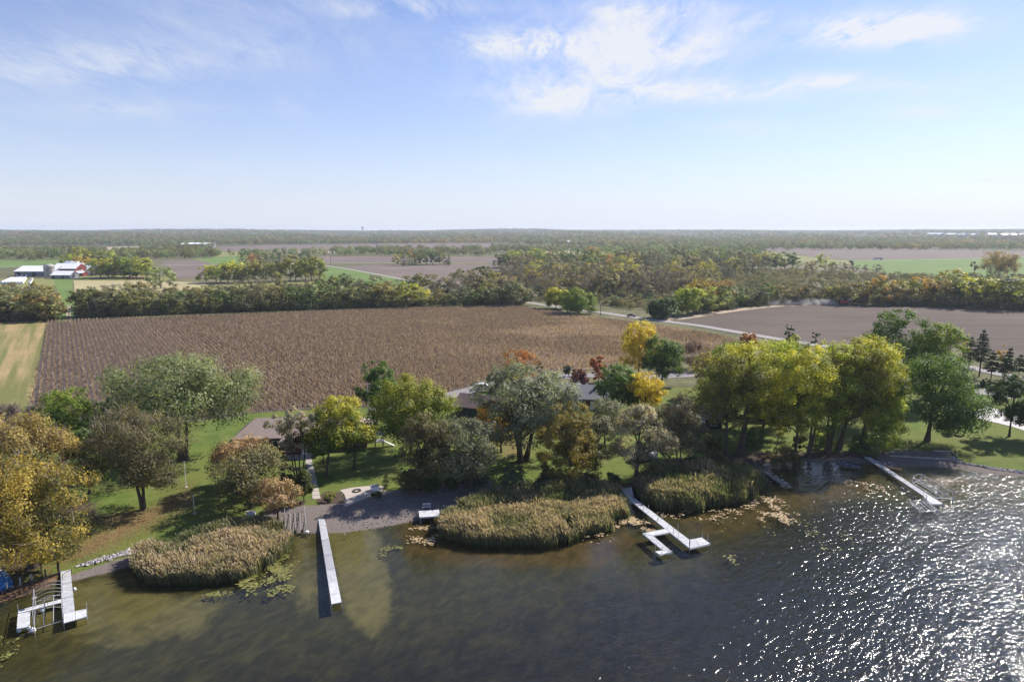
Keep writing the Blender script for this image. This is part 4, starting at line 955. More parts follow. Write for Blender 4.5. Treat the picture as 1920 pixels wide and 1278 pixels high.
grove([(872, 548, 18, 'leafy', 'brownolive', 1.1), (895, 548, 17, 'leafy', 'olive', 1), (912, 545, 19, 'leafy', 'darkgreen', 1), (928, 549, 15, 'leafy', 'amber', 1), (955, 547, 12, 'leafy', 'gold', .8), (1000, 535, 14, 'leafy', 'gold', 1)],
      'in the clump by the diagonal road', 'clump at the end of the diagonal road', 30)
# hedgerow along the tilled field, east
grove([(1330, 586, 14, 'leafy', 'cottong', 1), (1345, 583, 15, 'leafy', 'green', .9), (1362, 580, 13, 'spruce', 'darkgreen', 1.2), (1380, 577, 13, 'leafy', 'green', 1), (1398, 574, 12, 'spruce', 'darkgreen', 1.3), (1418, 573, 12, 'leafy', 'bluegreen', .9), (1437, 572, 13, 'leafy', 'green', 1), (1305, 588, 12, 'leafy', 'green', 1), (1352, 568, 15, 'leafy', 'orange', 1), (1312, 570, 16, 'leafy', 'gold', 1)],
      'at the tilled field\'s west corner', 'trees at the west corner of the tilled field', 31)
grove(row(1455, 568, 1640, 572, 11, 11, ['leafy', 'bushy', 'bare'], ['cotton', 'amber', 'olive', 'gold', 'oak'], 32, 1.5) + row(1640, 572, 1780, 574, 9, 12.5, ['leafy', 'leafy', 'bushy'], ['amber', 'gold', 'cotton', 'olive', 'amber', 'oak'], 33, 1.5),
      'in the hedgerow behind the red combine', 'hedgerow trees behind the red combine', 34)
grove(row(1780, 575, 1990, 583, 13, 13.5, ['leafy', 'bushy'], ['cotton', 'green', 'darkgreen', 'cottong', 'green'], 35, 1.5) + row(1800, 566, 1990, 570, 9, 14, ['leafy', 'bushy'], ['cotton', 'limetop'], 36, 2),
      'in the tilled field\'s east hedgerow', 'hedgerow trees at the east end of the tilled field', 37)
# scrub flat
grove(row(1400, 545, 1920, 552, 26, 3.2, ['bushy'], ['oak', 'olive', 'greyoak', 'brownolive'], 38, 7, 1.6) + row(1420, 532, 1920, 538, 28, 3.6, ['bushy'], ['olive', 'greyoak', 'darkgreen', 'oak'], 39, 6, 1.6),
      'on the scrub flat beyond the combine', 'bushes on the scrub flat beyond the combine', 40)
grove(row(1450, 521, 1920, 526, 24, 5.5, ['bushy', 'bushy', 'bare'], ['olive', 'greyoak', 'darkgreen', 'amber'], 41, 4, 1.3) + [(1560, 515, 12, 'bare', 'bare', 1), (1580, 514, 12, 'bare', 'bare', 1), (1600, 515, 12, 'bare', 'bare', 1), (1622, 515, 11, 'bare', 'bare', 1), (1642, 516, 11, 'bare', 'bare', 1)],
      'on the scrub flat\'s far side', 'trees along the far side of the scrub flat', 42)
tree('deciduous_tree', 'big vase shaped amber and green tree by the far hay field', 1872, 520, 472, 1838, 1908, 514, 'amber', 'vase', 4500, .95, base=T(1872, 520), stems=3, spread=2)
tree('deciduous_tree', 'pale brown poplar before the big vase shaped tree', 1826, 518, 487, 1818, 1834, 512, 'oak', 'oval', 700, .7, base=T(1826, 518))
# belts in the middle distance
grove(row(930, 503, 1180, 500, 18, 15, ['leafy', 'leafy', 'bushy'], ['green', 'cottong', 'olive', 'cotton', 'darkgreen'], 50, 2, 1.1) + row(935, 496, 1200, 494, 16, 14, ['leafy', 'bushy'], ['green', 'olive', 'cottong', 'amber'], 51, 2, 1.1),
      'in the green belt above the marsh wood', 'trees in the green belt above the marsh wood', 52)
grove(row(1190, 506, 1500, 506, 20, 17, ['leafy', 'leafy', 'bare'], ['green', 'sage', 'olive', 'greyoak', 'cotton'], 53, 3, 1.0) + row(1180, 494, 1420, 492, 16, 16, ['leafy', 'leafy', 'spruce'], ['sage', 'olive', 'greyoak', 'green'], 54, 2, 1.0),
      'in the belt behind the marsh wood', 'trees in the tall belt behind the marsh wood', 55)
grove([(1545, 508, 20, 'leafy', 'cottong', 1), (1520, 512, 14, 'leafy', 'amber', .8), (1440, 492, 17, 'leafy', 'cotton', 1), (1400, 494, 16, 'leafy', 'oak', 1), (1318, 484, 16, 'leafy', 'orange', 1), (1345, 487, 14, 'spruce', 'darkgreen', 1), (1290, 488, 16, 'spruce', 'darkgreen', 1.1), (1275, 486, 15, 'spruce', 'pine', 1), (1113, 481, 18, 'leafy', 'gold', 1.1), (1085, 484, 14, 'leafy', 'darkgreen', .8), (1056, 484, 10, 'bushy', 'bluegreen', 1), (1032, 482, 12, 'leafy', 'rust', .9), (1010, 482, 16, 'leafy', 'darkgreen', 1.2)],
      'around the far pale meadows', 'trees around the far pale meadows', 56)
# island grove in the tilled field, the yellow grove and the homestead
grove([(745, 497, 15, 'leafy', 'cotton', .9), (757, 498, 17, 'spruce', 'pine', 1.1), (768, 498, 17, 'spruce', 'darkgreen', 1.1), (778, 497, 18, 'spruce', 'pine', 1.1), (790, 497, 16, 'leafy', 'green', 1), (800, 496, 19, 'leafy', 'green', 1.0), (812, 496, 18, 'leafy', 'bluegreen', 1), (824, 496, 16, 'leafy', 'green', 1), (842, 497, 13, 'spruce', 'pine', 1), (834, 497, 9, 'bushy', 'olive', 1), (772, 494, 20, 'leafy', 'gold', .7)],
      'in the island grove on the tilled field', 'island grove on the tilled field', 57)
grove(row(382, 531, 500, 530, 10, 14.5, ['leafy', 'leafy', 'bushy'], ['cotton', 'cottong', 'olive', 'amber'], 58, 1.5, 1.0) + row(505, 529, 608, 526, 8, 17, ['leafy'], ['cotton', 'limetop', 'cottong'], 59, 1.5, 1.0),
      'in the yellow grove on the meadow', 'yellow grove on the meadow', 60)
grove([(455, 502, 17, 'spruce', 'pine', 1.2), (474, 501, 17, 'leafy', 'orange', 1.0), (487, 501, 15, 'spruce', 'darkgreen', 1.2), (500, 501, 16, 'spruce', 'pine', 1.2), (513, 502, 18, 'spruce', 'darkgreen', 1.3), (525, 502, 17, 'spruce', 'pine', 1.3), (547, 501, 14, 'spruce', 'darkgreen', 1.2), (565, 498, 16, 'spruce', 'pine', 1.2), (580, 498, 17, 'spruce', 'darkgreen', 1.3), (480, 495, 14, 'leafy', 'olive', 1.2), (500, 490, 14, 'bushy', 'greyoak', 1.2)],
      'around the homestead by the crossroads', 'trees around the homestead', 61)
grove(row(185, 521, 275, 522, 9, 15, ['leafy', 'bushy'], ['olive', 'cottong', 'green', 'cotton'], 62, 2, 1.0) + row(125, 504, 200, 500, 7, 18, ['leafy'], ['green', 'olive', 'cottong', 'sage'], 63, 3, 1.0) + [(153, 506, 17, 'leafy', 'gold', 1), (302, 541, 18, 'leafy', 'sage', 1.0)],
      'around the dairy farm buildings', 'trees around the dairy farm', 64)

# ------------------------------------------------------------------ far woods: one mass per belt, past counting
def wood_mass(name, regions, n, h, seed, label, pals, protos=('leafy',), bits=(0, 1, 2, 3)):
    rng = np.random.default_rng(seed); P, Sx, Ta, Tb, Ix = [], [], [], [], []
    for r, share in regions:
        pts = pxpoly(r, LANDZ, T); m = int(n * share); lo, hi = pts.min(0), pts.max(0); got = 0
        while got < m:
            c = rng.uniform(lo, hi, (m * 2, 2)); k = poly_mask(c[:, 0], c[:, 1], pts, .5) > .5; c = c[k][:m - got]; got += len(c)
            if not len(c): continue
            z = hill_z(c[:, 0], c[:, 1]); P.append(np.column_stack([c, z]))
    P = np.concatenate(P); n = len(P)
    patch = np.array([mnoise.noise(Vector((a * .004, b * .004, seed))) for a, b in P[:, :2]])
    names = np.array(pals); pi = np.clip(((patch + .6) / 1.2 * len(pals) + rng.normal(0, 1.3, n)), 0, len(pals) - 1).astype(int)
    A_ = np.array([PAL[q][0] for q in pals])[pi]; B_ = np.array([PAL[q][1] for q in pals])[pi]; v = rng.uniform(.75, 1.25, (n, 1)) * 1.85
    me = bpy.data.meshes.new(name); me.from_pydata(P.tolist(), [], [])
    for nm, arr in (('tint_a', A_ * v), ('tint_b', B_ * v)):
        a = me.attributes.new(nm, 'FLOAT_VECTOR', 'POINT'); a.data.foreach_set('vector', arr.reshape(-1).astype(np.float32))
    a = me.attributes.new('size', 'FLOAT', 'POINT'); a.data.foreach_set('value', (h * rng.uniform(.75, 1.3, n)).astype(np.float32))
    a = me.attributes.new('spin', 'FLOAT', 'POINT'); a.data.foreach_set('value', rng.uniform(0, 6.28, n).astype(np.float32))
    a = me.attributes.new('pick', 'INT', 'POINT'); a.data.foreach_set('value', rng.integers(0, len(bits), n).astype(np.int32))
    o = link(name, me); tag(o, label, 'woodland', kind='stuff')
    ng = bpy.data.node_groups.new(name, 'GeometryNodeTree')
    ng.interface.new_socket('Geometry', in_out='INPUT', socket_type='NodeSocketGeometry'); ng.interface.new_socket('Geometry', in_out='OUTPUT', socket_type='NodeSocketGeometry')
    N = ng.nodes; i_ = N.new('NodeGroupInput'); o_ = N.new('NodeGroupOutput'); inst = N.new('GeometryNodeInstanceOnPoints')
    g2i = N.new('GeometryNodeGeometryToInstance')
    for k in reversed(bits):
        t0, ch = FIRST[(protos[0], k)]
        oi = N.new('GeometryNodeObjectInfo'); oi.inputs[0].default_value = ch[0]; oi.transform_space = 'ORIGINAL'
        oi.inputs['As Instance'].default_value = False
        ng.links.new(oi.outputs['Geometry'], g2i.inputs[0])
    def att(nm, ty):
        x = N.new('GeometryNodeInputNamedAttribute'); x.data_type = ty; x.inputs[0].default_value = nm; return [q for q in x.outputs if q.enabled and q.name == 'Attribute'][0]
    cx = N.new('ShaderNodeCombineXYZ'); ng.links.new(att('spin', 'FLOAT'), cx.inputs[2])
    ng.links.new(i_.outputs[0], inst.inputs['Points']); ng.links.new(g2i.outputs[0], inst.inputs['Instance'])
    inst.inputs['Pick Instance'].default_value = True; ng.links.new(att('pick', 'INT'), inst.inputs['Instance Index'])
    ng.links.new(cx.outputs[0], inst.inputs['Rotation']); ng.links.new(att('size', 'FLOAT'), inst.inputs['Scale'])
    ng.links.new(inst.outputs[0], o_.inputs[0])
    md = o.modifiers.new('scatter', 'NODES'); md.node_group = ng
    return o
FW = ['sage', 'green', 'olive', 'greyoak', 'sage', 'olive', 'brownolive', 'oak', 'amber']
wood_mass('distant_wood', [([(-300, 463), (400, 460), (930, 456), (1180, 466), (1300, 470), (1930, 470), (2300, 472), (2300, 452), (1920, 448), (1500, 446), (900, 444), (-300, 444)], 1.0)], 14000, 13, 71, 'broad mixed autumn wood covering the rising ground below the horizon', FW)
wood_mass('hilltop_wood', [([(-300, 444), (900, 444), (1500, 446), (2300, 448), (2300, 434), (1500, 430), (900, 430), (-300, 435)], 1.0)], 20000, 14, 72, 'hazy wood along the crest of the far hills', FW)
wood_mass('belt_wood', [([(-100, 492), (-100, 474), (130, 470), (200, 473), (200, 486), (130, 489)], .22), ([(195, 485), (210, 473), (400, 476), (415, 481), (400, 485), (300, 488)], .14), ([(250, 470), (270, 462), (400, 463), (402, 472), (300, 474)], .08),
          ([(425, 482), (470, 478), (700, 476), (925, 477), (925, 481), (700, 480), (480, 482)], .10), ([(625, 474), (640, 471), (940, 470), (945, 476), (700, 476)], .10),
          ([(915, 468), (1020, 466), (1180, 469), (1290, 476), (1000, 476), (930, 473)], .14), ([(1100, 468), (1400, 466), (1440, 474), (1280, 477), (1110, 473)], .14), ([(1150, 486), (1290, 484), (1420, 484), (1420, 488), (1150, 490)], .08)], 1500, 12, 73, 'dark bands of trees between the far fields', FW[:6])

wood_mass('undergrowth', [([(-60, 604), (104, 602), (104, 586), (-60, 588)], .05), ([(146, 597), (400, 588), (680, 579), (985, 574), (985, 560), (680, 562), (400, 570), (150, 580)], .26),
          ([(990, 566), (1060, 572), (1120, 574), (1200, 584), (1330, 575), (1400, 560), (1500, 545), (1500, 512), (1200, 505), (960, 508), (880, 530), (940, 555)], .40),
          ([(1300, 590), (1400, 574), (1480, 569), (1640, 572), (1920, 582), (1990, 585), (1990, 575), (1640, 566), (1480, 563), (1380, 568)], .14), ([(1400, 556), (1940, 562), (1940, 522), (1650, 518), (1480, 508)], .15)], 4400, 4.0, 74, 'low tangled undergrowth filling the hedgerows and the marsh', ['olive', 'greyoak', 'darkgreen', 'oak', 'brownolive'], ('bushy',), (0, 1, 2))
# ------------------------------------------------------------------ reeds, lily pads, stones: masses nobody could count
def reed_bed(name, label, pts, n, hgt, seed, fn=None, tan=.75, zoff=-.25):
    rng = np.random.default_rng(seed); P = pxpoly(pts, 0, fn); lo, hi = P.min(0), P.max(0); out = np.zeros((0, 2))
    while len(out) < n:
        c = rng.uniform(lo, hi, (n * 2, 2)); 
        wob = np.array([[mnoise.noise(Vector((a * .35, b * .35, seed))), mnoise.noise(Vector((a * .35, b * .35, seed + 50)))] for a, b in c]) * 1.5
        thin = np.array([mnoise.noise(Vector((a * .28, b * .28, seed + 20))) for a, b in c])
        k = (poly_mask(c[:, 0] + wob[:, 0], c[:, 1] + wob[:, 1], P, 1.1) > rng.uniform(.1, .95, len(c))) & (thin > rng.normal(-.42, .12, len(c))); out = np.vstack([out, c[k]])
    c = out[:n]; x, y = c[:, 0], c[:, 1]; z = land_z(x, y)
    big = np.array([mnoise.noise(Vector((a * .16, b * .16, seed))) for a, b in c]); med = np.array([mnoise.noise(Vector((a * .6, b * .6, seed + 9))) for a, b in c])
    edge = poly_mask(x, y, P, 2.2); h = hgt * (.72 + .28 * edge) * (1 + .22 * big + .20 * med + rng.normal(0, .14, n))
    wind = np.array([-.16, -.05]); lx = (wind[0] + rng.normal(0, .12, n) + .1 * med) * h; ly = (wind[1] + rng.normal(0, .12, n)) * h
    Q, T_ = [], []
    a = rng.uniform(0, math.pi, n); w_ = rng.uniform(.025, .055, n)
    dx, dy = np.cos(a) * w_, np.sin(a) * w_
    f3 = lambda X_, Y_, Z_: np.stack([X_, Y_, Z_], -1)
    t1 = .70
    m_ = f3(x + lx * t1 * .5, y + ly * t1 * .5, z + h * t1); b_ = f3(x, y, np.minimum(z, 0) + zoff * 0 - .1); e_ = f3(x + lx, y + ly, z + h)
    d = f3(dx, dy, 0 * dx)
    green = np.clip(.10 + rng.normal(0, .10, n), 0, 1); topc = np.clip(tan + .75 * big + .3 * med + rng.normal(0, .25, n), 0, 1)
    Q.append(np.stack([b_ - d, b_ + d, m_ + d * 1.1, m_ - d * 1.1], 1)); T_.append(np.stack([green * .6, green * .6, green + .1, green + .1], 1))
    Q.append(np.stack([m_ - d * 1.1, m_ + d * 1.1, e_ + d * 1.5, e_ - d * 1.5], 1)); T_.append(np.stack([green + .1, green + .1, topc, topc], 1))
    # side leaves
    s = rng.integers(0, n, int(n * 1.3)); la = rng.uniform(0, 6.28, len(s)); ll = rng.uniform(.6, 1.35, len(s))
    r0 = f3(x[s] + lx[s] * .3, y[s] + ly[s] * .3, z[s] + h[s] * rng.uniform(.12, .5, len(s))); dv = f3(np.cos(la) * ll * .6, np.sin(la) * ll * .6, ll)
    sd = f3(-np.sin(la), np.cos(la), 0 * la) * .035
    Q.append(np.stack([r0 - sd, r0 + sd, r0 + dv + sd * .4, r0 + dv - sd * .4], 1)); T_.append(np.repeat(np.clip(.05 + .4 * rng.random(len(s)) ** 1.5, 0, 1)[:, None], 4, 1))
    Qs = np.concatenate(Q); Ts = np.concatenate(T_)
    o = link(name, quads_mesh(name, Qs, Ts, [M['reed']])); o['tint_a'] = (.105, .145, .052); o['tint_b'] = (.55, .425, .31)
    return tag(o, label, 'reeds', kind='stuff')
M['reed'] = leaf_material('reed_blades', .40, .8)
BEDS = [
    ('tan topped reed bed beside the left beach and boat lift', [(258, 1048), (264, 1080), (300, 1092), (360, 1095), (420, 1087), (480, 1071), (526, 1046), (545, 1028), (535, 1010), (505, 1004), (440, 1016), (380, 1026), (320, 1042), (285, 1040)], 26000, 2.15, .70),
    ('long curved reed bed with tan tassels between the raft and the branching dock', [(828, 990), (834, 1006), (880, 1019), (950, 1021), (1010, 1021), (1070, 1012), (1130, 992), (1168, 968), (1178, 950), (1150, 948), (1080, 956), (990, 964), (900, 972), (850, 970)], 36000, 2.2, .60),
    ('reeds on the bank behind the long curved bed, shade put into their dark colour', [(860, 962), (905, 942), (1000, 926), (1110, 918), (1172, 930), (1160, 948), (1080, 956), (990, 964), (895, 974)], 15000, 2.3, .15),  # bank shade put into the blade colour, tan held back
    ('reeds coloured dark green for tree shade at the back of the west bed', [(320, 1036), (380, 1010), (440, 994), (500, 990), (532, 1000), (505, 1006), (440, 1018), (380, 1028)], 8000, 2.2, .12),  # tree shade coloured into these blades, hardly any tan
    ('dark green reed bed east of the branching dock', [(1196, 930), (1232, 952), (1290, 956), (1360, 947), (1418, 928), (1430, 908), (1404, 890), (1330, 886), (1250, 897), (1200, 908)], 26000, 2.6, .22)]
for k, (lab, pts, n, h, tan) in enumerate(BEDS): reed_bed('reeds', lab, pts, n, h, 200 + k, tan=tan)

def pads(name, label, patches, seed, tint, rlo=.08, rhi=.19):
    rng = np.random.default_rng(seed); mb = MB()
    for pts, n in patches:
        P = pxpoly(pts, 0); lo, hi = P.min(0), P.max(0); c = rng.uniform(lo, hi, (n * 6, 2)); k = poly_mask(c[:, 0], c[:, 1], P, 2.0) > rng.uniform(.1, 1, len(c)); c = c[k]
        clus = np.array([mnoise.noise(Vector((a * .45, b * .45, seed))) for a, b in c]); c = c[clus > rng.normal(.10, .14, len(c))][:n]
        for a, b in c:
            if float(shore_dist(a, b)) > -.1: continue
            r = rng.uniform(rlo, rhi); t = rng.uniform(0, 6.28); z = .012 + rng.uniform(0, .02)
            mb.add([(a, b, z)] + [(a + r * math.cos(t + q * .95), b + r * math.sin(t + q * .95) * rng.uniform(.7, 1), z + rng.uniform(-.002, .012)) for q in range(7)], [(0, i, i + 1) for i in range(1, 7)])
    w = NT(name + '_surface'); g = w.n('ShaderNodeNewGeometry')
    w.principled(w.mix(g.outputs['Random Per Island'], tint[0], tint[1]), .5, .4)
    return tag(mb.build(name, w.m), label, 'lily pads', kind='stuff')
pads('lily_pads', 'yellow green lily pads floating along the reed beds and offshore',
     [([(385, 1100), (470, 1078), (535, 1040), (548, 1060), (550, 1110), (480, 1118), (400, 1116)], 700), ([(405, 1095), (540, 1030), (550, 1060), (520, 1100)], 300),
      ([(715, 1025), (735, 1020), (752, 1032), (735, 1042), (715, 1036)], 60), ([(0, 1190), (30, 1200), (20, 1250), (-20, 1240)], 60),
      ([(1480, 985), (1600, 1000), (1600, 1040), (1540, 1042)], 60), ([(1360, 1040), (1400, 1046), (1395, 1060), (1360, 1055)], 30), ([(1300, 975), (1500, 960), (1560, 990), (1400, 1010)], 50)], 5, ((.12, .125, .03), (.25, .235, .07)))
pads('floating_leaves', 'tan fallen leaves and weed mats drifted against the reeds and docks',
     [([(770, 990), (830, 985), (840, 1015), (800, 1022), (760, 1010)], 220), ([(1185, 965), (1240, 985), (1250, 1000), (1200, 990), (1150, 980)], 260), ([(1230, 958), (1330, 962), (1430, 940), (1440, 952), (1330, 975), (1240, 968)], 260),
      ([(1395, 940), (1440, 925), (1500, 965), (1490, 985), (1430, 975)], 420), ([(1590, 900), (1660, 912), (1650, 922), (1590, 910)], 70), ([(1090, 1005), (1200, 965), (1200, 985), (1110, 1020)], 120)], 6, ((.30, .19, .09), (.55, .42, .24)), .08, .2)
def stones(name, label, segs, seed, size, m):
    """angular stones, joined: each one a squashed irregular block"""
    rng = np.random.default_rng(seed); mb = MB()
    base = np.array([(1, 0, 0), (-1, 0, 0), (0, 1, 0), (0, -1, 0), (0, 0, 1), (0, 0, -1), (.7, .7, .4), (-.7, .7, -.4), (.7, -.7, .3), (-.7, -.7, .4)])
    fs = [(4, 0, 6), (4, 6, 2), (4, 2, 1), (4, 1, 9), (4, 9, 3), (4, 3, 8), (4, 8, 0), (0, 8, 5), (8, 3, 5), (3, 9, 5), (9, 1, 5), (1, 7, 5), (7, 2, 5), (2, 6, 5), (6, 0, 5), (2, 7, 1)]
    for (a, b, wdt, n) in segs:
        for _ in range(n):
            p = a.lerp(b, rng.uniform()) + Vector((rng.normal(0, wdt), rng.normal(0, wdt), 0)); s = size * rng.uniform(.5, 1.4); z = float(land_z(p.x, p.y))
            th = rng.uniform(0, 6.28); v = base * rng.uniform(.75, 1.25, (10, 1)) * np.array([s, s * rng.uniform(.6, 1), s * rng.uniform(.45, .8)])
            c_, s_ = math.cos(th), math.sin(th)
            mb.add([(p.x + q[0] * c_ - q[1] * s_, p.y + q[0] * s_ + q[1] * c_, max(z, -.15) + s * .25 + q[2]) for q in v], fs)
    w = NT(name + '_surface'); g = w.n('ShaderNodeNewGeometry'); w.principled(w.mix(g.outputs['Random Per Island'], m[0], m[1]), .9, .2)
    return tag(mb.build(name, w.m), label, 'stones', kind='stuff')
ST = ((.13, .12, .13), (.50, .46, .44))
stones('riprap', 'line of grey riprap stones along the lawn edges and bare shore', [(L(152, 1060), L(212, 1043), .28, 190), (L(205, 1046), L(264, 1029), .28, 190),
       (L(1786, 858), L(1800, 866), .25, 50), (L(1796, 866), L(1860, 878), .22, 110), (L(1858, 878), L(1990, 893), .25, 200), (L(1640, 868), L(1680, 874), .5, 40)], 8, .24, ST)
stones('beach_stones', 'loose stones scattered over the shaded gravel beach and bank', [(L(640, 985), L(800, 950), 1.9, 200), (L(700, 945), L(820, 930), 1.2, 100), (L(640, 946), L(622, 950), .3, 26), (L(648, 930), L(640, 945), .25, 20), (L(1490, 868), L(1640, 862), .9, 330), (L(1400, 870), L(1480, 862), 1.0, 110), (L(820, 925), L(900, 906), .6, 50)], 9, .13, ((.09, .085, .085), (.33, .30, .28)))
stones('stone_spit', 'pale stony spit pointing into the shaded cove east of the reeds', [(G(1434, 884), G(1474, 911), .6, 330)], 10, .19, ((.22, .20, .22), (.60, .55, .55)))
# fallen leaves on the western lawn
def fallen():
    rng = np.random.default_rng(17); Q = []
    for pts, n in [([(60, 1080), (100, 1030), (190, 985), (250, 955), (300, 940), (350, 900), (380, 930), (330, 970), (260, 1010), (180, 1050)], 9000), ([(-20, 1120), (110, 1075), (110, 1085), (-20, 1135)], 1500), ([(920, 880), (1000, 860), (1010, 800), (960, 790), (930, 820)], 1500), ([(1190, 900), (1210, 865), (1310, 862), (1310, 890)], 1200), ([(1380, 880), (1440, 845), (1600, 850), (1640, 868)], 1800)]:
        P = pxpoly(pts, 0, L); c = rng.uniform(P.min(0), P.max(0), (n * 3, 2)); c = c[poly_mask(c[:, 0], c[:, 1], P, 4) > rng.uniform(0, 1, len(c))][:n]
        z = land_z(c[:, 0], c[:, 1]); c = c[z > .05]; z = z[z > .05]
        pos = np.column_stack([c, z + .03]); N = unit(len(c), rng) * .5 + np.array([0, 0, 1]); N /= np.linalg.norm(N, axis=1, keepdims=True)
        Q.append(leaf_quads(pos, N, rng.uniform(.09, .20, len(c)), rng))
    Q = np.concatenate(Q); o = link('fallen_leaves', quads_mesh('fallen_leaves', Q, rng.uniform(0, 1, len(Q)), [M['leaf']])); o['tint_a'] = (.16, .085, .045); o['tint_b'] = (.46, .27, .15)
    tag(o, 'dry brown leaves strewn over the west lawn and under trees', 'leaves', kind='stuff')
fallen()

# ------------------------------------------------------------------ docks
def quad_lerp(q, s, t):
    a = q[0].lerp(q[3], s); b = q[1].lerp(q[2], s); return a.lerp(b, t)
def deck(par, q, n, z, m, ms=None, th=.10, gap=.03, seams=True):
    """n deck panels along a run given by four corners (near-left, near-right, far-right, far-left), with planks laid across"""
    for i in range(n):
        s0, s1 = i / n + gap * .5 / n, (i + 1) / n - gap * .5 / n
        k = 4
        mb = MB(); c = [quad_lerp(q, s0, 0), quad_lerp(q, s0, 1), quad_lerp(q, s1, 1), quad_lerp(q, s1, 0)]
        ln = (c[3] - c[0]).length; pl = max(3, int(ln / .28))
        mb.prism([(p.x, p.y) for p in c], z - th, z - .022)
        for j in range(pl):
            a, b = j / pl + .08 / pl, (j + 1) / pl - .08 / pl
            cc = [quad_lerp(c, a, .0), quad_lerp(c, a, 1.0), quad_lerp(c, b, 1.0), quad_lerp(c, b, .0)]
            mb.prism([(p.x, p.y) for p in cc], z - .0225, z)
        mb.build('deck_panel', (ms[i] if ms else (m if random.random() < .6 else M['deck'])), par)
def post(par, p, z1, r=.035, m='white_metal', z0=None):
    mb = MB(); mb.tube([(p.x, p.y, float(land_z(p.x, p.y)) - .1 if z0 is None else z0), (p.x, p.y, z1)], r, 6); return mb.build('post', M[m], par)
def frame_beam(par, a, b, z, name='side_beam', m='white_metal', w=.05):
    mb = MB(); mb.tube([(a.x, a.y, z), (b.x, b.y, z)], w, 4); return mb.build(name, M[m], par)
DZ = .55
g = lambda x, y, z=DZ: G(x, y, z)
# T shaped dock, west
t = thing('dock', 'white T shaped dock with a side walkway at the wooden retaining wall', 'dock')
sp = [g(113.3, 1070.5), g(132, 1066.4), g(140.3, 1145.5), g(118.2, 1149.6)]
deck(t, sp, 3, DZ, M['deck'])
deck(t, [g(118.6, 1149.9), g(119.2, 1167.4), g(163.1, 1155), g(162, 1140.6)], 2, DZ + .01, M['deck_new'])
deck(t, [g(115.8, 1121.8), g(117.2, 1127.6), g(33, 1149.0), g(34, 1142.9)], 3, DZ - .02, M['deck_new'])
deck(t, [g(33.4, 1149.6), g(56.2, 1144.6), g(55.7, 1173.2), g(31.1, 1178)], 2, DZ - .02, M['deck_new'])
for x, y, top in [(114, 1073, .95), (131, 1069, .9), (117, 1110, .7), (136, 1106, .7), (118.5, 1150, .7), (163, 1141, 1.35), (163, 1154, .9), (119.5, 1166, .7), (34, 1144, 1.35), (32, 1176, .9), (55, 1172, .7), (76, 1134, .7), (56, 1146, .7)]:
    post(t, g(x, y), top)
for a, b in [((118, 1166.8), (163, 1154.6)), ((118.6, 1150), (119.2, 1167.2)), ((31.5, 1177.4), (55.6, 1172.8))]:
    frame_beam(t, g(*a), g(*b), DZ - .14)
def bench(name, label, p, yaw, m, ln=1.5, wdt=.42, h=.45, back=False):
    o = thing(name, label, 'bench', p, yaw)
    mb = MB(); mb.box((0, 0, h), (ln, wdt, .05)); mb.build('seat', m, o)
    for s in (-1, 1):
        for r in (-1, 1): MB().box((s * (ln / 2 - .08), r * (wdt / 2 - .05), (h - .025) / 2), (.05, .05, h - .025)).build('leg', m, o)
    if back:
        MB().box((0, wdt / 2, h + .36), (ln, .04, .34)).build('backrest', m, o)
        for s in (-1, 1): MB().box((s * (ln / 2 - .15), wdt / 2 + .04, h + .15), (.05, .04, .6)).build('back_post', m, o)
    return o
o = thing('dock_rail', 'small dark handrail frame on the landward end of the T shaped dock', 'handrail', g(126.5, 1082), math.radians(78))
for s in (-.7, .7): MB().tube([(s, 0, 0), (s, 0, .75)], .03, 6).build('upright', M['iron'], o)
MB().tube([(-.7, 0, .76), (.7, 0, .76)], .035, 6).build('top_rail', M['iron'], o)
def buoy(p, label, r=.26):
    o = tag(MB().lathe((0, 0, 0), [(.02, -r), (r * .7, -r * .75), (r, 0), (r * .72, r * .72), (r * .2, r * .95), (.03, r * 1.15)], 12).build('mooring_float', M['white'], loc=(p.x, p.y, .05), smooth=True), label, 'float')
    return o
buoy(g(36, 1182, 0), 'white float at the outer corner of the T shaped dock walkway')
buoy(g(53, 1177, 0), 'white float tucked under the outer walkway deck of the T shaped dock')
buoy(g(61.5, 1181.5, 0), 'largest white float, beside the boat lift leg at the T shaped dock', .33)
buoy(g(80, 1144, 0), 'white float inside the boat lift of the T shaped dock', .3)
buoy(g(139.8, 1104.5, 0), 'grey white float hanging on the open side of the T shaped dock', .22)
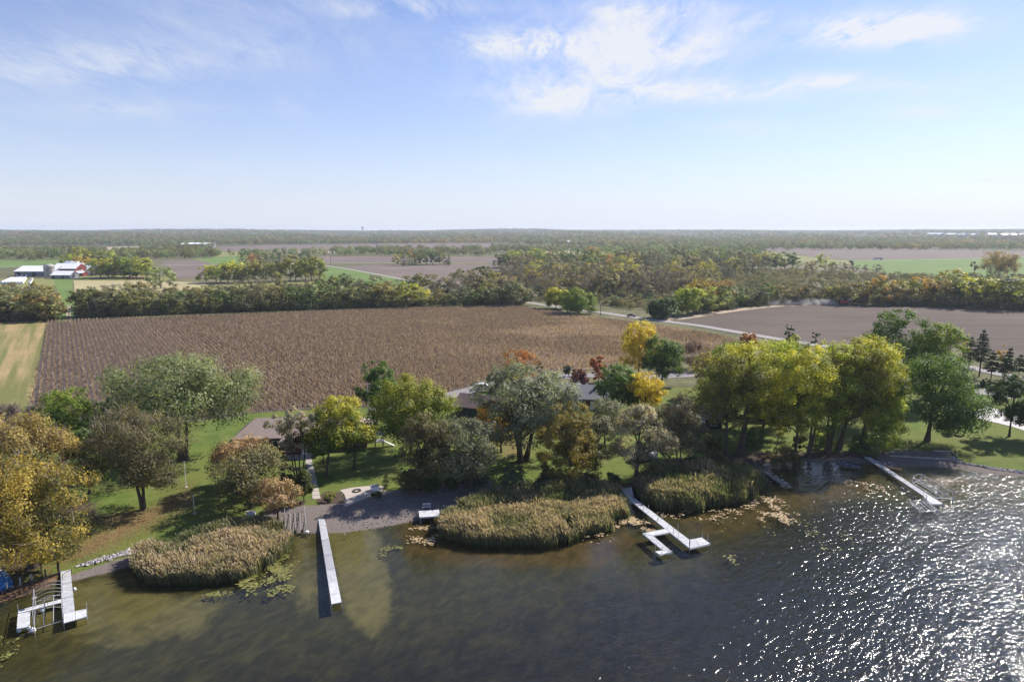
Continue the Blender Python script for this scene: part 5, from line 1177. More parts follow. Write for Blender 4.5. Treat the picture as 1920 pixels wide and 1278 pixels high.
# boat lift with canopy hoops
def boat_lift(label, c4, zt, zb, hoops=0, bunks=2, arch=.3, mk='white_metal'):
    """four corner posts, top rails, bunks and bowed canopy ribs between the long sides; c4 corners run round the frame"""
    o = thing('boat_lift', label, 'boat lift', (c4[0].x, c4[0].y, 0)); q = [Vector((p.x - c4[0].x, p.y - c4[0].y, 0)) for p in c4]
    for p in q:
        gz = float(land_z(p.x + c4[0].x, p.y + c4[0].y)); MB().tube([(p.x, p.y, gz - .05), (p.x, p.y, zt)], .05, 6).build('post', M[mk], o)
    for a, b in ((0, 1), (1, 2), (2, 3), (3, 0)):
        MB().tube([q[a] + Vector((0, 0, zb)), q[b] + Vector((0, 0, zb))], .045, 5).build('base_beam', M[mk], o)
    for a, b in ((1, 2), (3, 0)):
        MB().tube([q[a] + Vector((0, 0, zt)), q[b] + Vector((0, 0, zt))], .04, 5).build('top_rail', M[mk], o)
    for k in range(bunks):
        s = (k + 1) / (bunks + 1); a = q[0].lerp(q[1], s); b = q[3].lerp(q[2], s)
        MB().tube([a + Vector((0, 0, zb + .15)), b + Vector((0, 0, zb + .15))], .05, 5).build('bunk', M[mk], o)
    for k in range(hoops):
        s = k / max(1, hoops - 1); a = q[0].lerp(q[3], s); b = q[1].lerp(q[2], s)
        MB().tube([a.lerp(b, u) + Vector((0, 0, zt + arch * math.sin(math.pi * u))) for u in (0, .12, .3, .5, .7, .88, 1)], .022, 5).build('canopy_rib', M[mk], o)
    return o
o = boat_lift('boat lift with bowed canopy ribs between the arms of the T shaped dock', [g(65, 1120, .9), g(116.5, 1104, .9), g(117.4, 1154, .9), g(63, 1171, .9)], 2.0, .35, 8, 2, arch=.45)
MB().tube([(1.0, -1.4, .4), (.9, -1.2, 2.2)], .05, 6).build('winch_post', M['white_metal'], o)
MB().lathe((.9, -1.25, 1.6), [(.05, -.05), (.28, -.03), (.28, .03), (.05, .05)], 14).build('winch_wheel', M['white_metal'], o)
# long straight pier
t = thing('dock', 'long straight grey white dock reaching out from the gravel beach', 'dock')
q = [g(596.8, 972), g(608.4, 971.2), g(640, 1128), g(621.8, 1132)]
cuts = [0, .25, .43, .60, .755, .89, 1]
LP = [M['deck'], M['deck_grey'], M['deck_grey'], M['deck'], M['deck_new'], M['deck_new']]
def px_cut(s):
    return g(596.8 + (621.8 - 596.8) * s, 972 + 160 * s), g(608.4 + (640 - 608.4) * s, 971.2 + 156.8 * s)
for i in range(6):
    a, b = px_cut(cuts[i]); d, c = px_cut(cuts[i + 1])
    deck(t, [a, b, c, d], 1, DZ + (.012 if i > 3 else 0), LP[i], gap=.02)
    for e in (a, b): post(t, e, DZ - .03)
for e in px_cut(1): post(t, e, DZ + .05, .05)
for k in (0, 1): frame_beam(t, px_cut(0)[k], px_cut(1)[k], DZ - .15)
# branching dock
t = thing('dock', 'white branching dock with two arms and posts east of the long reed bed', 'dock')
deck(t, [g(1177.5, 934.5), g(1188.5, 932.2), g(1292.4, 1011), g(1292.5, 1026.6)], 6, DZ, M['deck'])
deck(t, [g(1293.6, 1027.6), g(1292.9, 1011.2), g(1316, 1006.8), g(1332, 1018.5)], 2, DZ + .01, M['deck_new'])
deck(t, [g(1247.4, 990.4), g(1257.8, 996.6), g(1224.6, 1002.9), g(1204.6, 999)], 2, DZ - .02, M['deck_new'])
deck(t, [g(1204.9, 999.4), g(1224.3, 1003.2), g(1259.8, 1032.8), g(1242, 1030)], 3, DZ - .03, M['deck'])
deck(t, [g(1260.3, 1033.6), g(1241.8, 1030.4), g(1228, 1032.9), g(1237, 1039)], 1, DZ - .02, M['deck_new'])
for x, y, top in [(1204.8, 999, 1.6), (1210, 1001, 1.1), (1228.5, 1033, 1.5), (1241, 1036.5, 1.5), (1254, 1034, 1.3), (1293.5, 1026, 1.6), (1317, 1008, 1.3), (1326.5, 1014.5, 1.6), (1262.5, 999.5, 1.5), (1271.2, 995, 1.6), (1233.5, 976, 1.5), (1243, 972.5, 1.6), (1206.5, 956.5, 1.3), (1216, 953.5, 1.3), (1331, 1018, .8), (1260, 1033, .8)]:
    post(t, g(x, y), top)
for a, b in [((1177.5, 934.8), (1292.8, 1027.4)), ((1293.6, 1027.8), (1332, 1018.7)), ((1204.6, 999.3), (1242, 1030.3)), ((1237, 1039.2), (1260.4, 1033.6)), ((1224.6, 1003), (1259, 997))]:
    frame_beam(t, g(*a), g(*b), DZ - .14)
# right dock
t = thing('dock', 'narrow grey dock running out into the glittering water beside the right beach', 'dock')
deck(t, [g(1620.8, 856), g(1631.8, 856.4), g(1740.5, 926.4), g(1731, 928.8)], 6, DZ, M['deck_grey'])
deck(t, [g(1731.2, 929), g(1740.7, 926.6), g(1769.2, 944.5), g(1745.7, 944.8)], 1, DZ + .01, M['deck'])
for x, y, top in [(1660, 880, .7), (1669, 880, .7), (1697, 905, 1.0), (1708, 904, 1.6), (1731, 928.5, 1.2), (1743, 927, 1.4), (1746, 944, .9), (1768, 944, .9)]: post(t, g(x, y), top)
for a, b in [((1620.8, 856.2), (1731, 929)), ((1731.2, 929.2), (1745.7, 945)), ((1745.7, 945), (1769.2, 944.7))]: frame_beam(t, g(*a), g(*b), DZ - .15)
o = thing('dock_ladder', 'metal ladder box on the outer end of the right dock', 'ladder', g(1734, 935), math.radians(-40))
for s in (-.25, .25): MB().tube([(s, -.5, -1.2), (s, -.45, .8), (s, .1, .85), (s, .15, 0)], .03, 6).build('rail', M['white_metal'], o)
for k in range(4): MB().box((0, -.47, .3 - .32 * k), (.5, .1, .04)).build('rung', M['white_metal'], o)
boat_lift('tall canopy frame of a boat lift on the far side of the right dock', [g(1712, 894.6, 1.35), g(1728, 888.6, 1.35), g(1788, 923, 1.35), g(1757, 922, 1.35)], 1.35, .3, 6, 2, arch=.25, mk='white')
boat_lift('low boat lift with four slanted bunks on the near side of the right dock', [g(1705, 939, .7), g(1737, 939.5, .7), g(1757, 956, .7), g(1727, 957, .7)], .8, .55, 0, 3, mk='white')
# lift beached by the reeds
o = boat_lift('empty boat lift beached between the west reed bed and the long dock', [g(536, 1001, .3), g(574, 996, .3), g(571, 962, .3), g(534, 967, .3)], 1.5, .5, 0, 3)
for k in range(3):
    a = g(541 + 13 * k, 1000 - 1.6 * k, .3); MB().box((a.x - o.location.x, a.y - o.location.y + .1, .45), (.25, .5, .5)).build('foot_pad', M['iron'], o)
MB().lathe((g(576, 996).x - o.location.x, g(576, 996).y - o.location.y, .5), [(.1, -.15), (.26, -.12), (.26, .12), (.1, .15)], 12).build('wheel', M['white'], o)
for y in (962, 975, 986):
    a, b = g(536, y + 3, .3), g(573, y - 2, .3); MB().tube([(a.x - o.location.x, a.y - o.location.y, .95), (b.x - o.location.x, b.y - o.location.y, .95)], .05, 6).build('cross_rail', M['white_metal'], o)
# raft with its ladder steps
t = thing('swim_raft', 'white swim raft on short legs pulled up beside the curved reeds', 'raft')
q = [g(785, 957, 1.0), g(823, 954.5, 1.0), g(825.5, 966.5, 1.0), g(786.5, 969, 1.0)]
deck(t, q, 2, 1.0, M['deck_new'], th=.22)
for p in q:
    c = (q[0] + q[2]) / 2; p = p.lerp(c, .12); MB().tube([(p.x, p.y, float(land_z(p.x, p.y)) - .05), (p.x, p.y, .8)], .06, 6).build('leg', M['white_metal'], t)
p = L(800, 955); bench('bench', 'grey white bench standing behind the swim raft on the shaded beach', p, math.radians(4), M['deck'], 1.35, .5, .5, True)
# things on the shore
p = L(703, 919)
o = thing('deck_box', 'white storage box with a grey lid beside the fire ring patio', 'storage box', p, math.radians(8))
MB().box((0, 0, .42), (1.35, .75, .84)).build('body', M['white'], o); MB().box((0, 0, .89), (1.45, .85, .1)).build('lid', M['deck_grey'], o); MB().box((0, -.44, .84), (.3, .03, .08)).build('latch', M['iron'], o)
p = L(669, 921); mb = MB(); n = 18
for k in range(n):
    a = 2 * math.pi * k / n
    mb.box((math.cos(a) * .62, math.sin(a) * .62, .13), (.2, .16, .26), a)
o = thing('fire_ring', 'dark round fire ring set on the pale patio', 'fire ring', p); mb.build('ring', M['iron'], o); MB().lathe((0, 0, 0), [(.54, .035), (.53, .05), (.02, .055)], 14).build('ash_bed', M['black'], o)
p = L(471.5, 976)
o = thing('storage_cabinet', 'white upright storage cabinet in tree shade behind the west reeds', 'cabinet', p, math.radians(6))
MB().box((0, 0, .75), (1.25, .6, 1.5)).build('body', M['white'], o)
for s in (-1, 1): d = MB().box((s * .31, -.315, .75), (.58, .03, 1.38)).build('door', M['white'], o); MB().box((s * .07, -.345, .8), (.03, .03, .3)).build('handle', M['iron'], d)
MB().box((0, 0, 1.53), (1.32, .68, .06)).build('lid', M['deck_grey'], o)
def hull(name, label, cat, p, yaw, ln, wd, h, m, seats=1, roll=0.0, flip=False, z=.05):
    o = thing(name, label, cat, (p.x, p.y, float(land_z(p.x, p.y)) + z if float(land_z(p.x, p.y)) > 0 else z), yaw); vs, fs = [], []; ns, nc = 11, 7
    for i in range(ns):
        u = -1 + 2 * i / (ns - 1); w_ = wd / 2 * (1 - abs(u) ** 2.4) ** .75 + .015; sh = h * (1 + .35 * u * u)
        for j in range(nc):
            a = math.pi * (j / (nc - 1)); vs.append((u * ln / 2, -math.cos(a) * w_, sh - (sh - .12 * h * abs(u) ** 3) * math.sin(a) ** .7))
    for i in range(ns - 1):
        for j in range(nc - 1): fs.append((i * nc + j, i * nc + j + 1, (i + 1) * nc + j + 1, (i + 1) * nc + j))
    mb = MB(); mb.add(vs, fs); b = mb.build('hull', m, o, smooth=True); sm = b.modifiers.new('shell', 'SOLIDIFY'); sm.thickness = .03
    mb = MB()
    for s in (0, nc - 1): mb.tube([vs[i * nc + s] for i in range(ns)], .03, 5)
    mb.build('gunwale', M['iron'] if m is not M['boat_yellow'] else m, o)
    for k in range(seats): MB().box(((k - (seats - 1) / 2) * ln * .3, 0, h * .72), (.25, wd * .82, .04)).build('seat', M['deck_grey'], o)
    if flip: o.rotation_euler = (math.pi, 0, yaw); o.location.z += h
    return o
hull('canoe', 'faded blue canoe lying in the grass by the dark spruce', 'canoe', L(1040, 907), math.radians(-38), 3.9, .95, .42, M['boat_blue'], 2)
hull('kayak', 'orange yellow kayak tied along the shore side of the right dock', 'kayak', G(1674, 880), math.radians(-38), 2.9, .75, .36, M['boat_yellow'], 1)
hull('rowboat', 'dark rowboat drawn up on the rubble shore by the cottonwoods', 'rowboat', G(1593, 876), math.radians(-42), 3.6, 1.3, .55, M['boat_dark'], 2)
# blue canvas shelter at the frame edge
p = L(2, 1100)
o = thing('canvas_boat_cover', 'blue canvas covered stack at the picture edge by the retaining wall', 'boat cover', p, .2)
mb = MB(); mb.lathe((0, 0, 0), [(1.35, 0), (1.25, .5), (.95, 1.3), (.55, 2.0), (.3, 2.25)], 9); mb.build('canvas', M['tarp_blue'], o); MB().lathe((0, 0, 2.2), [(.3, 0), (.34, .12), (.2, .26)], 10).build('cap', M['white'], o)
# retaining wall of timbers with posts
o = thing('retaining_wall', 'low dark timber retaining wall beside the T shaped dock', 'retaining wall')
a, b = L(-30, 1125), L(112, 1076)
for k in range(7):
    s0, s1 = k / 7, (k + 1) / 7 - .004; c = a.lerp(b, (s0 + s1) / 2); yaw = math.atan2(b.y - a.y, b.x - a.x)
    for r in range(2): MB().box((c.x, c.y, .16 + .28 * r + .06), ((b - a).length * (s1 - s0), .2, .27), yaw).build('timber', M['dark'], o)
for x, y in [(16, 1106), (41, 1097), (62, 1090), (88, 1081)]:
    p = L(x, y); MB().box((p.x, p.y - .2, .75), (.14, .14, 1.5)).build('post', M['deck_grey'] if x < 80 else M['dark'], o)
p = L(110.5, 1074); o = tag(MB().box((0, 0, .9), (.22, .22, 1.8)).build('mooring_post', M['dark'], loc=(p.x, p.y, p.z)), 'dark square mooring post where the T shaped dock meets land', 'post')
# old timber crib in the shaded cove
o = thing('timber_crib', 'old dark timber edging between the eastern reeds and the shaded cove', 'timber edging')
a, b = G(1406, 871, .2), G(1462, 908, .2)
for k in range(5):
    c = a.lerp(b, (k + .5) / 5); MB().box((c.x, c.y, .12), ((b - a).length / 5 - .05, .35, .35), math.atan2(b.y - a.y, b.x - a.x)).build('timber', M['dark'], o)
# board edge of the right beach
o = thing('beach_edging', 'pale board edging round the raised right beach', 'edging')
for a, b in [((1668, 855), (1786, 862)), ((1786, 862), (1795, 868)), ((1783, 847), (1795, 858)), ((1750, 846), (1783, 847))]:
    a, b = L(*a), L(*b); c = (a + b) / 2; MB().box((c.x, c.y, c.z + .12), ((b - a).length - .05, .12, .3), math.atan2(b.y - a.y, b.x - a.x)).build('board', M['stone'], o)
# concrete walk of separate slabs with two steps
o = tag(bpy.data.objects.new('walkway', None), kind='structure'); COL.objects.link(o)
q = [L(572, 858), L(583.5, 857), L(601.5, 935), L(586.5, 936)]
for k in range(12):
    s0, s1 = k / 12 + .003, (k + 1) / 12 - .003; c = [quad_lerp(q, s0, 0), quad_lerp(q, s0, 1), quad_lerp(q, s1, 1), quad_lerp(q, s1, 0)]
    zt = max(p.z for p in c) + .05; MB().prism([(p.x, p.y) for p in c], zt - .4, zt).build('paving_slab', M['concrete'], o)
# mast, flagpoles
def pole(name, label, bx, by, top, r, cat, extra=None):
    p = L(bx, by); h = z_at(p, top) - p.z; o = thing(name, label, cat, p)
    MB().tube([(0, 0, -.1), (0, 0, h)], [r, r * .7], 8).build('shaft', M['white'], o); MB().lathe((0, 0, h), [(.03, 0), (r * 1.6, .05), (r * 1.6, .12), (.02, .18)], 8).build('finial', M['deck_grey'], o)
    MB().lathe((0, 0, 0), [(.28, -.05), (.28, .06), (.1, .1)], 12).build('footing', M['concrete'], o)
    return o, h
pole('flagpole', 'white flagpole without a flag under the big sage green tree', 349, 913, 866, .06, 'pole')
pole('light_pole', 'thin grey pole on the open lawn, nearer the water than the flagpole', 365, 962, 928, .05, 'pole')
o, h = pole('antenna_mast', 'tall thin antenna mast behind the lime crested tree', 692, 800, 716, .09, 'mast')
for k in range(3): MB().tube([(-.8 + .2 * k, 0, h - .5 - .5 * k), (.8 - .2 * k, 0, h - .5 - .5 * k)], .03, 5).build('crossarm', M['white_metal'], o)
p = L(1302, 848); o, h = pole('yard_lamp', 'slim lamp post with a curved arm under the half bare trees', 1302, 848, 800, .05, 'lamp post')
MB().tube([(0, 0, h - .1), (.3, 0, h + .1), (.9, 0, h + .05)], .035, 6).build('arm', M['white_metal'], o)

# ------------------------------------------------------------------ houses
def hip_roof(mb, c, L_, W_, z0, z1, rl, th=.18):
    """eaves L_ x W_ at z0, ridge of length rl at z1"""
    e = [(-L_ / 2, -W_ / 2), (L_ / 2, -W_ / 2), (L_ / 2, W_ / 2), (-L_ / 2, W_ / 2)]
    vs = [(x + c[0], y + c[1], z0) for x, y in e] + [(c[0] - rl / 2, c[1], z1), (c[0] + rl / 2, c[1], z1)] + [(x + c[0], y + c[1], z0 - th) for x, y in e]
    return mb.add(vs, [(0, 1, 5, 4), (1, 2, 5), (2, 3, 4, 5), (3, 0, 4), (6, 7, 1, 0), (7, 8, 2, 1), (8, 9, 3, 2), (9, 6, 0, 3), (9, 8, 7, 6)])
def gable_roof(mb, c, L_, W_, z0, z1, th=.18, ax=0):
    """ridge along x (ax=0) or y (ax=1)"""
    vs = [(-L_ / 2, -W_ / 2, z0), (L_ / 2, -W_ / 2, z0), (L_ / 2, W_ / 2, z0), (-L_ / 2, W_ / 2, z0), (-L_ / 2, 0, z1), (L_ / 2, 0, z1)]
    vs += [(x, y, z - th) for x, y, z in vs]
    fs = [(0, 1, 5, 4), (2, 3, 4, 5), (7, 6, 10, 11), (9, 8, 11, 10), (6, 7, 1, 0), (8, 9, 3, 2), (0, 4, 10, 6), (4, 3, 9, 10), (5, 1, 7, 11), (2, 5, 11, 8)]
    if ax: vs = [(-y, x, z) for x, y, z in vs]
    return mb.add([(x + c[0], y + c[1], z) for x, y, z in vs], fs)
def gable_wall(mb, c, L_, W_, z0, z1):
    vs = [(-L_ / 2, -W_ / 2, 0), (L_ / 2, -W_ / 2, 0), (L_ / 2, W_ / 2, 0), (-L_ / 2, W_ / 2, 0), (-L_ / 2, -W_ / 2, z0), (L_ / 2, -W_ / 2, z0), (L_ / 2, W_ / 2, z0), (-L_ / 2, W_ / 2, z0), (-L_ / 2, 0, z1), (L_ / 2, 0, z1)]
    return mb.add([(x + c[0], y + c[1], z) for x, y, z in vs], [(0, 1, 5, 4), (2, 3, 7, 6), (3, 0, 4, 8, 7), (1, 2, 6, 9, 5), (3, 2, 1, 0)])
def window(par, x, y, z, w_, h, axis=0, m='glass', out=-1):
    """framed window in a wall that faces out along y (axis 0) or x (axis 1)"""
    d = .05 * out
    f = MB(); dims = (w_, .06, h) if axis == 0 else (.06, w_, h)
    t_ = .07
    for s in (-1, 1):
        if axis == 0:
            f.box((x + s * (w_ / 2 + t_ / 2), y + d, z), (t_, .08, h)); f.box((x, y + d, z + s * (h / 2 + t_ / 2)), (w_ + 2 * t_, .08, t_))
        else:
            f.box((x + d, y + s * (w_ / 2 + t_ / 2), z), (.08, t_, h)); f.box((x + d, y, z + s * (h / 2 + t_ / 2)), (.08, w_ + 2 * t_, t_))
    fo = f.build('window', M['white'], par); MB().box((x + (d * .4 if axis else 0), y + (d * .4 if not axis else 0), z), dims).build('pane', M['glass'], fo); return fo
def door(par, x, y, w_=1.0, h=2.1, m='white'):
    d = MB().box((x, y - .04, h / 2), (w_, .08, h)).build('door', M[m], par); MB().box((x + w_ * .35, y - .10, h * .48), (.05, .06, .12)).build('handle', M['iron'], d); return d
# brown roofed ranch house
p = L(562, 846); p = Vector((p.x + .2, p.y + 5.5, LANDZ)); o = thing('house', 'brown hip roofed brick ranch house behind the pale trees', 'house', p, math.radians(6))
MB().prism([(-13.2, -4.6), (12.5, -4.6), (12.5, 5.0), (-13.2, 5.0)], 0, 2.75).build('wall', M['brick'], o)
MB().prism([(-3.6, -7.6), (5.4, -7.6), (5.4, -4.61), (-3.6, -4.61)], 0, 2.72).build('wall', M['brick'], o)
mb = MB(); hip_roof(mb, (-.3, .2), 27.4, 11.2, 2.93, 5.7, 20.5); rf = mb.build('roof', M['roof_brown'], o)
MB().box((4.0, 1.2, 5.6), (1.1, .8, 1.6)).build('chimney', M['brick'], rf)
mb = MB(); gable_roof(mb, (.9, -4.9), 7.6, 10.2, 2.89, 4.7, ax=1); mb.build('wing_roof', M['roof_brown'], o)
for x in (-11, -8, -5.5): window(o, x, -4.6, 1.5, 1.5, 1.2)
for x in (8, 10.8): window(o, x, -4.6, 1.5, 1.5, 1.2)
for x in (-2.2, 3.6): window(o, x, -7.6, 1.5, 1.6, 1.3)
door(o, 1.0, -7.6, 1.8); window(o, -13.2, 0, 1.5, 1.4, 1.2, 1)
# dark garage
p = L(878, 789); p = Vector((p.x + 3.0, p.y + 4.2, LANDZ)); o = thing('garage', 'dark green sided garage with a brown gable roof near the street', 'garage', p, math.radians(-22))
mb = MB(); gable_wall(mb, (0, 0), 10.5, 7.6, 3.1, 5.1); mb.build('wall', M['siding_green'], o)
mb = MB(); gable_roof(mb, (0, 0), 11.6, 8.8, 3.05, 5.35); mb.build('roof', M['roof_dark'], o)
MB().box((-2.2, -3.84, 1.25), (3.6, .08, 2.5)).build('garage_door', M['siding_green'], o); window(o, 3.0, -3.8, 1.7, 1.2, 1.0)
window(o, -5.25, 0, 1.7, 1.1, 1.0, 1); door(o, 1.1, -3.8, .95, m='deck_grey')
# grey roofed house
p = L(1100, 768); p = Vector((p.x + .5, p.y + 5.0, LANDZ)); o = thing('house', 'grey shingled brick house between the silver maple and the yellow maple', 'house', p, math.radians(-8))
mb = MB(); gable_wall(mb, (0, 0), 13, 9, 2.8, 5.0); mb.build('wall', M['brick'], o)
mb = MB(); gable_roof(mb, (0, 0), 14.4, 10.6, 2.75, 5.3); rf = mb.build('roof', M['roof_grey'], o); MB().box((2.0, -1.8, 4.75), (.6, .6, .8)).build('vent', M['iron'], rf)
mb = MB(); gable_roof(mb, (-2.5, 6.5), 9, 8.0, 2.6, 4.9, ax=1); mb.build('wing_roof', M['roof_grey'], o); MB().prism([(-6.2, 4.51), (1.2, 4.51), (1.2, 10.2), (-6.2, 10.2)], 0, 2.5).build('wall', M['brick'], o)
for x in (-4, -1, 4.4): window(o, x, -4.5, 1.5, 1.4, 1.2)
door(o, 1.6, -4.5)
# cottage under the cottonwoods
p = L(1316, 806); p = Vector((p.x, p.y + 4, LANDZ)); o = thing('cottage', 'brown roofed cottage in deep shade behind the cottonwood trunks', 'house', p, math.radians(5))
mb = MB(); gable_wall(mb, (0, 0), 9, 7, 2.6, 4.6); mb.build('wall', M['dark'], o); mb = MB(); gable_roof(mb, (0, 0), 10.2, 8.2, 2.55, 4.9); mb.build('roof', M['roof_brown'], o)
for x in (-2.5, 2.5): window(o, x, -3.5, 1.4, 1.2, 1.1)
door(o, 0, -3.5, .95)
p = L(1466, 792); p = Vector((p.x, p.y + 4, LANDZ)); o = thing('cottage', 'second shaded cottage behind the middle of the cottonwood grove', 'house', p, math.radians(-6))
mb = MB(); gable_wall(mb, (0, 0), 10, 7, 2.6, 4.6); mb.build('wall', M['brick'], o); mb = MB(); gable_roof(mb, (0, 0), 11.2, 8.2, 2.55, 4.9); mb.build('roof', M['roof_dark'], o)
for x in (-3, 3): window(o, x, -3.5, 1.4, 1.2, 1.1)
door(o, 0, -3.5, .95)
# playset beside the lime tree
p = L(711, 838); o = thing('playset', 'small wooden playset with a blue canopy at the edge of the shaded lawn', 'playset', p, .3)
for s in (-.8, .8):
    for r in (-.8, .8): MB().box((s, r, 1.4), (.12, .12, 2.8)).build('post', M['dark'], o)
MB().box((0, 0, 1.4), (1.7, 1.7, .1)).build('deck', M['deck_grey'], o); mb = MB(); gable_roof(mb, (0, 0), 2.0, 2.1, 2.85, 3.5, .05); mb.build('canopy', M['boat_blue'], o)
mb = MB(); mb.add([(.86, -.4, 1.4), (.86, .4, 1.4), (3.1, .4, .1), (3.1, -.4, .1), (.86, -.4, 1.3), (.86, .4, 1.3), (3.1, .4, 0), (3.1, -.4, 0)], [(0, 3, 2, 1), (4, 5, 6, 7), (0, 1, 5, 4), (1, 2, 6, 5), (2, 3, 7, 6), (3, 0, 4, 7)]); mb.build('slide', M['white'], o)
# covered boat in the shade
p = L(1209, 862); o = thing('covered_boat', 'boat under a pale grey cover parked on the lawn behind the grey oak', 'boat', p, math.radians(12))
vs, fs = [], []
for i in range(9):
    u = -1 + 2 * i / 8; w_ = 1.25 * (1 - max(0, u) ** 2.2 * .8) ; hh = 1.5 * (1 - .35 * abs(u) ** 2)
    for j in range(7): a = math.pi * j / 6; vs.append((u * 2.6, -math.cos(a) * w_, .75 + (hh) * math.sin(a) ** .8 * .8))
for i in range(8):
    for j in range(6): fs.append((i * 7 + j, (i + 1) * 7 + j, (i + 1) * 7 + j + 1, i * 7 + j + 1))
fs += [tuple(range(7)), tuple(56 + j for j in range(7))[::-1]]
mb = MB(); mb.add(vs, fs); mb.build('cover', mat('grey_tarpaulin', (.33, .33, .32), .7, .3, noise=(2, .15)), o, smooth=True)
MB().box((0, 0, .62), (4.6, 1.7, .3)).build('hull', M['white'], o); MB().box((.2, 0, .4), (5.0, .18, .1)).build('trailer_beam', M['iron'], o)
for s in (-1, 1): MB().tube([(-.5, s * .85 - .1, .32), (-.5, s * .85 + .1, .32)], .32, 14).build('wheel', M['black'], o)
# planter box of the right beach etc.
# ------------------------------------------------------------------ vehicles
def car(name, label, p, yaw, paint, ln=4.5, wd=1.8, ht=1.6, kind='suv'):
    o = thing(name, label, 'car', p, yaw)
    prof = {'suv': [(-.5, .28), (-.5, .62), (-.47, .92), (-.40, 1.0), (.10, 1.0), (.24, .66), (.46, .58), (.5, .45), (.5, .28)],
            'sedan': [(-.5, .28), (-.5, .55), (-.46, .66), (-.34, .68), (-.20, 1.0), (.08, 1.0), (.24, .66), (.47, .58), (.5, .42), (.5, .28)]}[kind]
    n = len(prof); vs = []
    for s in (-1, 1):
        for x, z in prof: vs.append((x * ln, s * wd / 2 * (1 if z < .7 else .82), z * ht))
    fs = [tuple(range(n)), tuple(range(2 * n - 1, n - 1, -1))] + [(i, n + i, n + (i + 1) % n, (i + 1) % n) for i in range(n)]
    mb = MB(); mb.add(vs, fs); b = mb.build('body', paint, o); bv = b.modifiers.new('bevel', 'BEVEL'); bv.width = .06; bv.segments = 2
    for s in (-1, 1):
        top = prof[3] if kind == 'suv' else prof[4]; z0, z1 = .68 * ht, .94 * ht
        xs = (-.40, .11) if kind == 'suv' else (-.26, .10); e = wd / 2 * .92
        m2 = MB(); m2.add([(xs[0] * ln, s * wd / 2 * 1.0, z0), ((xs[1] + .10) * ln, s * wd / 2 * 1.0, z0), (xs[1] * ln, s * wd / 2 * .86, z1), ((xs[0] + .03) * ln, s * wd / 2 * .86, z1)], [(0, 1, 2, 3)]); m2.build('side_window', M['glass'], o)
        MB().box((.497 * ln, s * wd * .34, .47 * ht), (.06, .3, .14)).build('headlight', M['white_metal'], o)
        for x in (-.31, .31):
            wh = MB().tube([(x * ln, s * (wd / 2 - .2), .33), (x * ln, s * (wd / 2 + .02), .33)], .33, 16).build('wheel', M['black'], o)
            MB().tube([(x * ln, s * (wd / 2 + .02), .33), (x * ln, s * (wd / 2 + .035), .33)], .19, 12).build('rim', M['white_metal'], wh)
    m2 = MB(); m2.add([(.235 * ln, -wd * .41, .69 * ht), (.235 * ln, wd * .41, .69 * ht), (.113 * ln, wd * .39, .97 * ht), (.113 * ln, -wd * .39, .97 * ht)], [(0, 1, 2, 3)]); w_ = m2.build('windscreen', M['glass'], o); w_.location.x = .03
    return o
p = G(905, 729, LANDZ + .1); car('parked_car', 'white sport utility car parked on the street beside dark shrubs', p, math.radians(24), M['car_white'], 4.7, 1.85, 1.75)
p = G(1184, 593.5, LANDZ + .14); car('moving_car', 'dark red car driving along the country road past the cornfield', p, math.radians(-18), M['car_dark'], 4.7, 1.85, 1.5, 'sedan')
def combine(p, yaw):
    o = thing('combine_harvester', 'dark red combine harvester working the edge of the tilled field', 'combine', p, yaw)
    mb = MB(); mb.prism([(-3.6, -1.5), (1.4, -1.5), (1.4, 1.5), (-3.6, 1.5)], 1.3, 3.3); mb.build('body', M['red_paint'], o)
    MB().prism([(-3.2, -1.7), (.4, -1.7), (.4, 1.7), (-3.2, 1.7)], 3.31, 3.9).build('grain_tank', M['black'], o)
    c = MB().prism([(1.45, -.95), (3.1, -.95), (3.1, .95), (1.45, .95)], 1.9, 3.55).build('cab', M['glass'], o); MB().box((2.25, 0, 3.64), (2.0, 2.1, .16)).build('cab_roof', M['white'], c)
    for s in (-1, 1):
        wh = MB().tube([(1.6, s * 1.1, .95), (1.6, s * 1.85, .95)], .95, 16).build('wheel', M['black'], o); MB().tube([(1.6, s * 1.86, .95), (1.6, s * 1.9, .95)], .45, 12).build('rim', M['white_metal'], wh)
        MB().tube([(-2.6, s * 1.1, .65), (-2.6, s * 1.6, .65)], .65, 14).build('wheel', M['black'], o)
    mb = MB(); mb.add([(2.4, -.7, 1.2), (2.4, .7, 1.2), (4.9, .7, .3), (4.9, -.7, .3), (2.4, -.7, 1.9), (2.4, .7, 1.9), (4.9, .7, .95), (4.9, -.7, .95)], [(3, 2, 1, 0), (4, 5, 6, 7), (0, 1, 5, 4), (1, 2, 6, 5), (2, 3, 7, 6), (3, 0, 4, 7)]); mb.build('feeder_house', M['red_paint'], o)
    h = MB().prism([(4.9, -3.3), (5.7, -3.3), (5.7, 3.3), (4.9, 3.3)], .2, 1.1).build('header', M['black'], o)
    mb = MB()
    for k in range(7): mb.tube([(5.6, -3.2 + k * 1.07, .5), (6.9, -3.2 + k * 1.07, .15)], [.26, .05], 6)
    mb.build('row_dividers', M['black'], h)
    MB().tube([(-1.0, 1.6, 3.7), (-3.8, 1.8, 3.9), (-6.3, 1.9, 3.7)], .2, 8).build('unloading_auger', M['red_paint'], o)
    return o
cp = G(1585, 572.3, LANDZ + .06); combine(cp, 0.0)
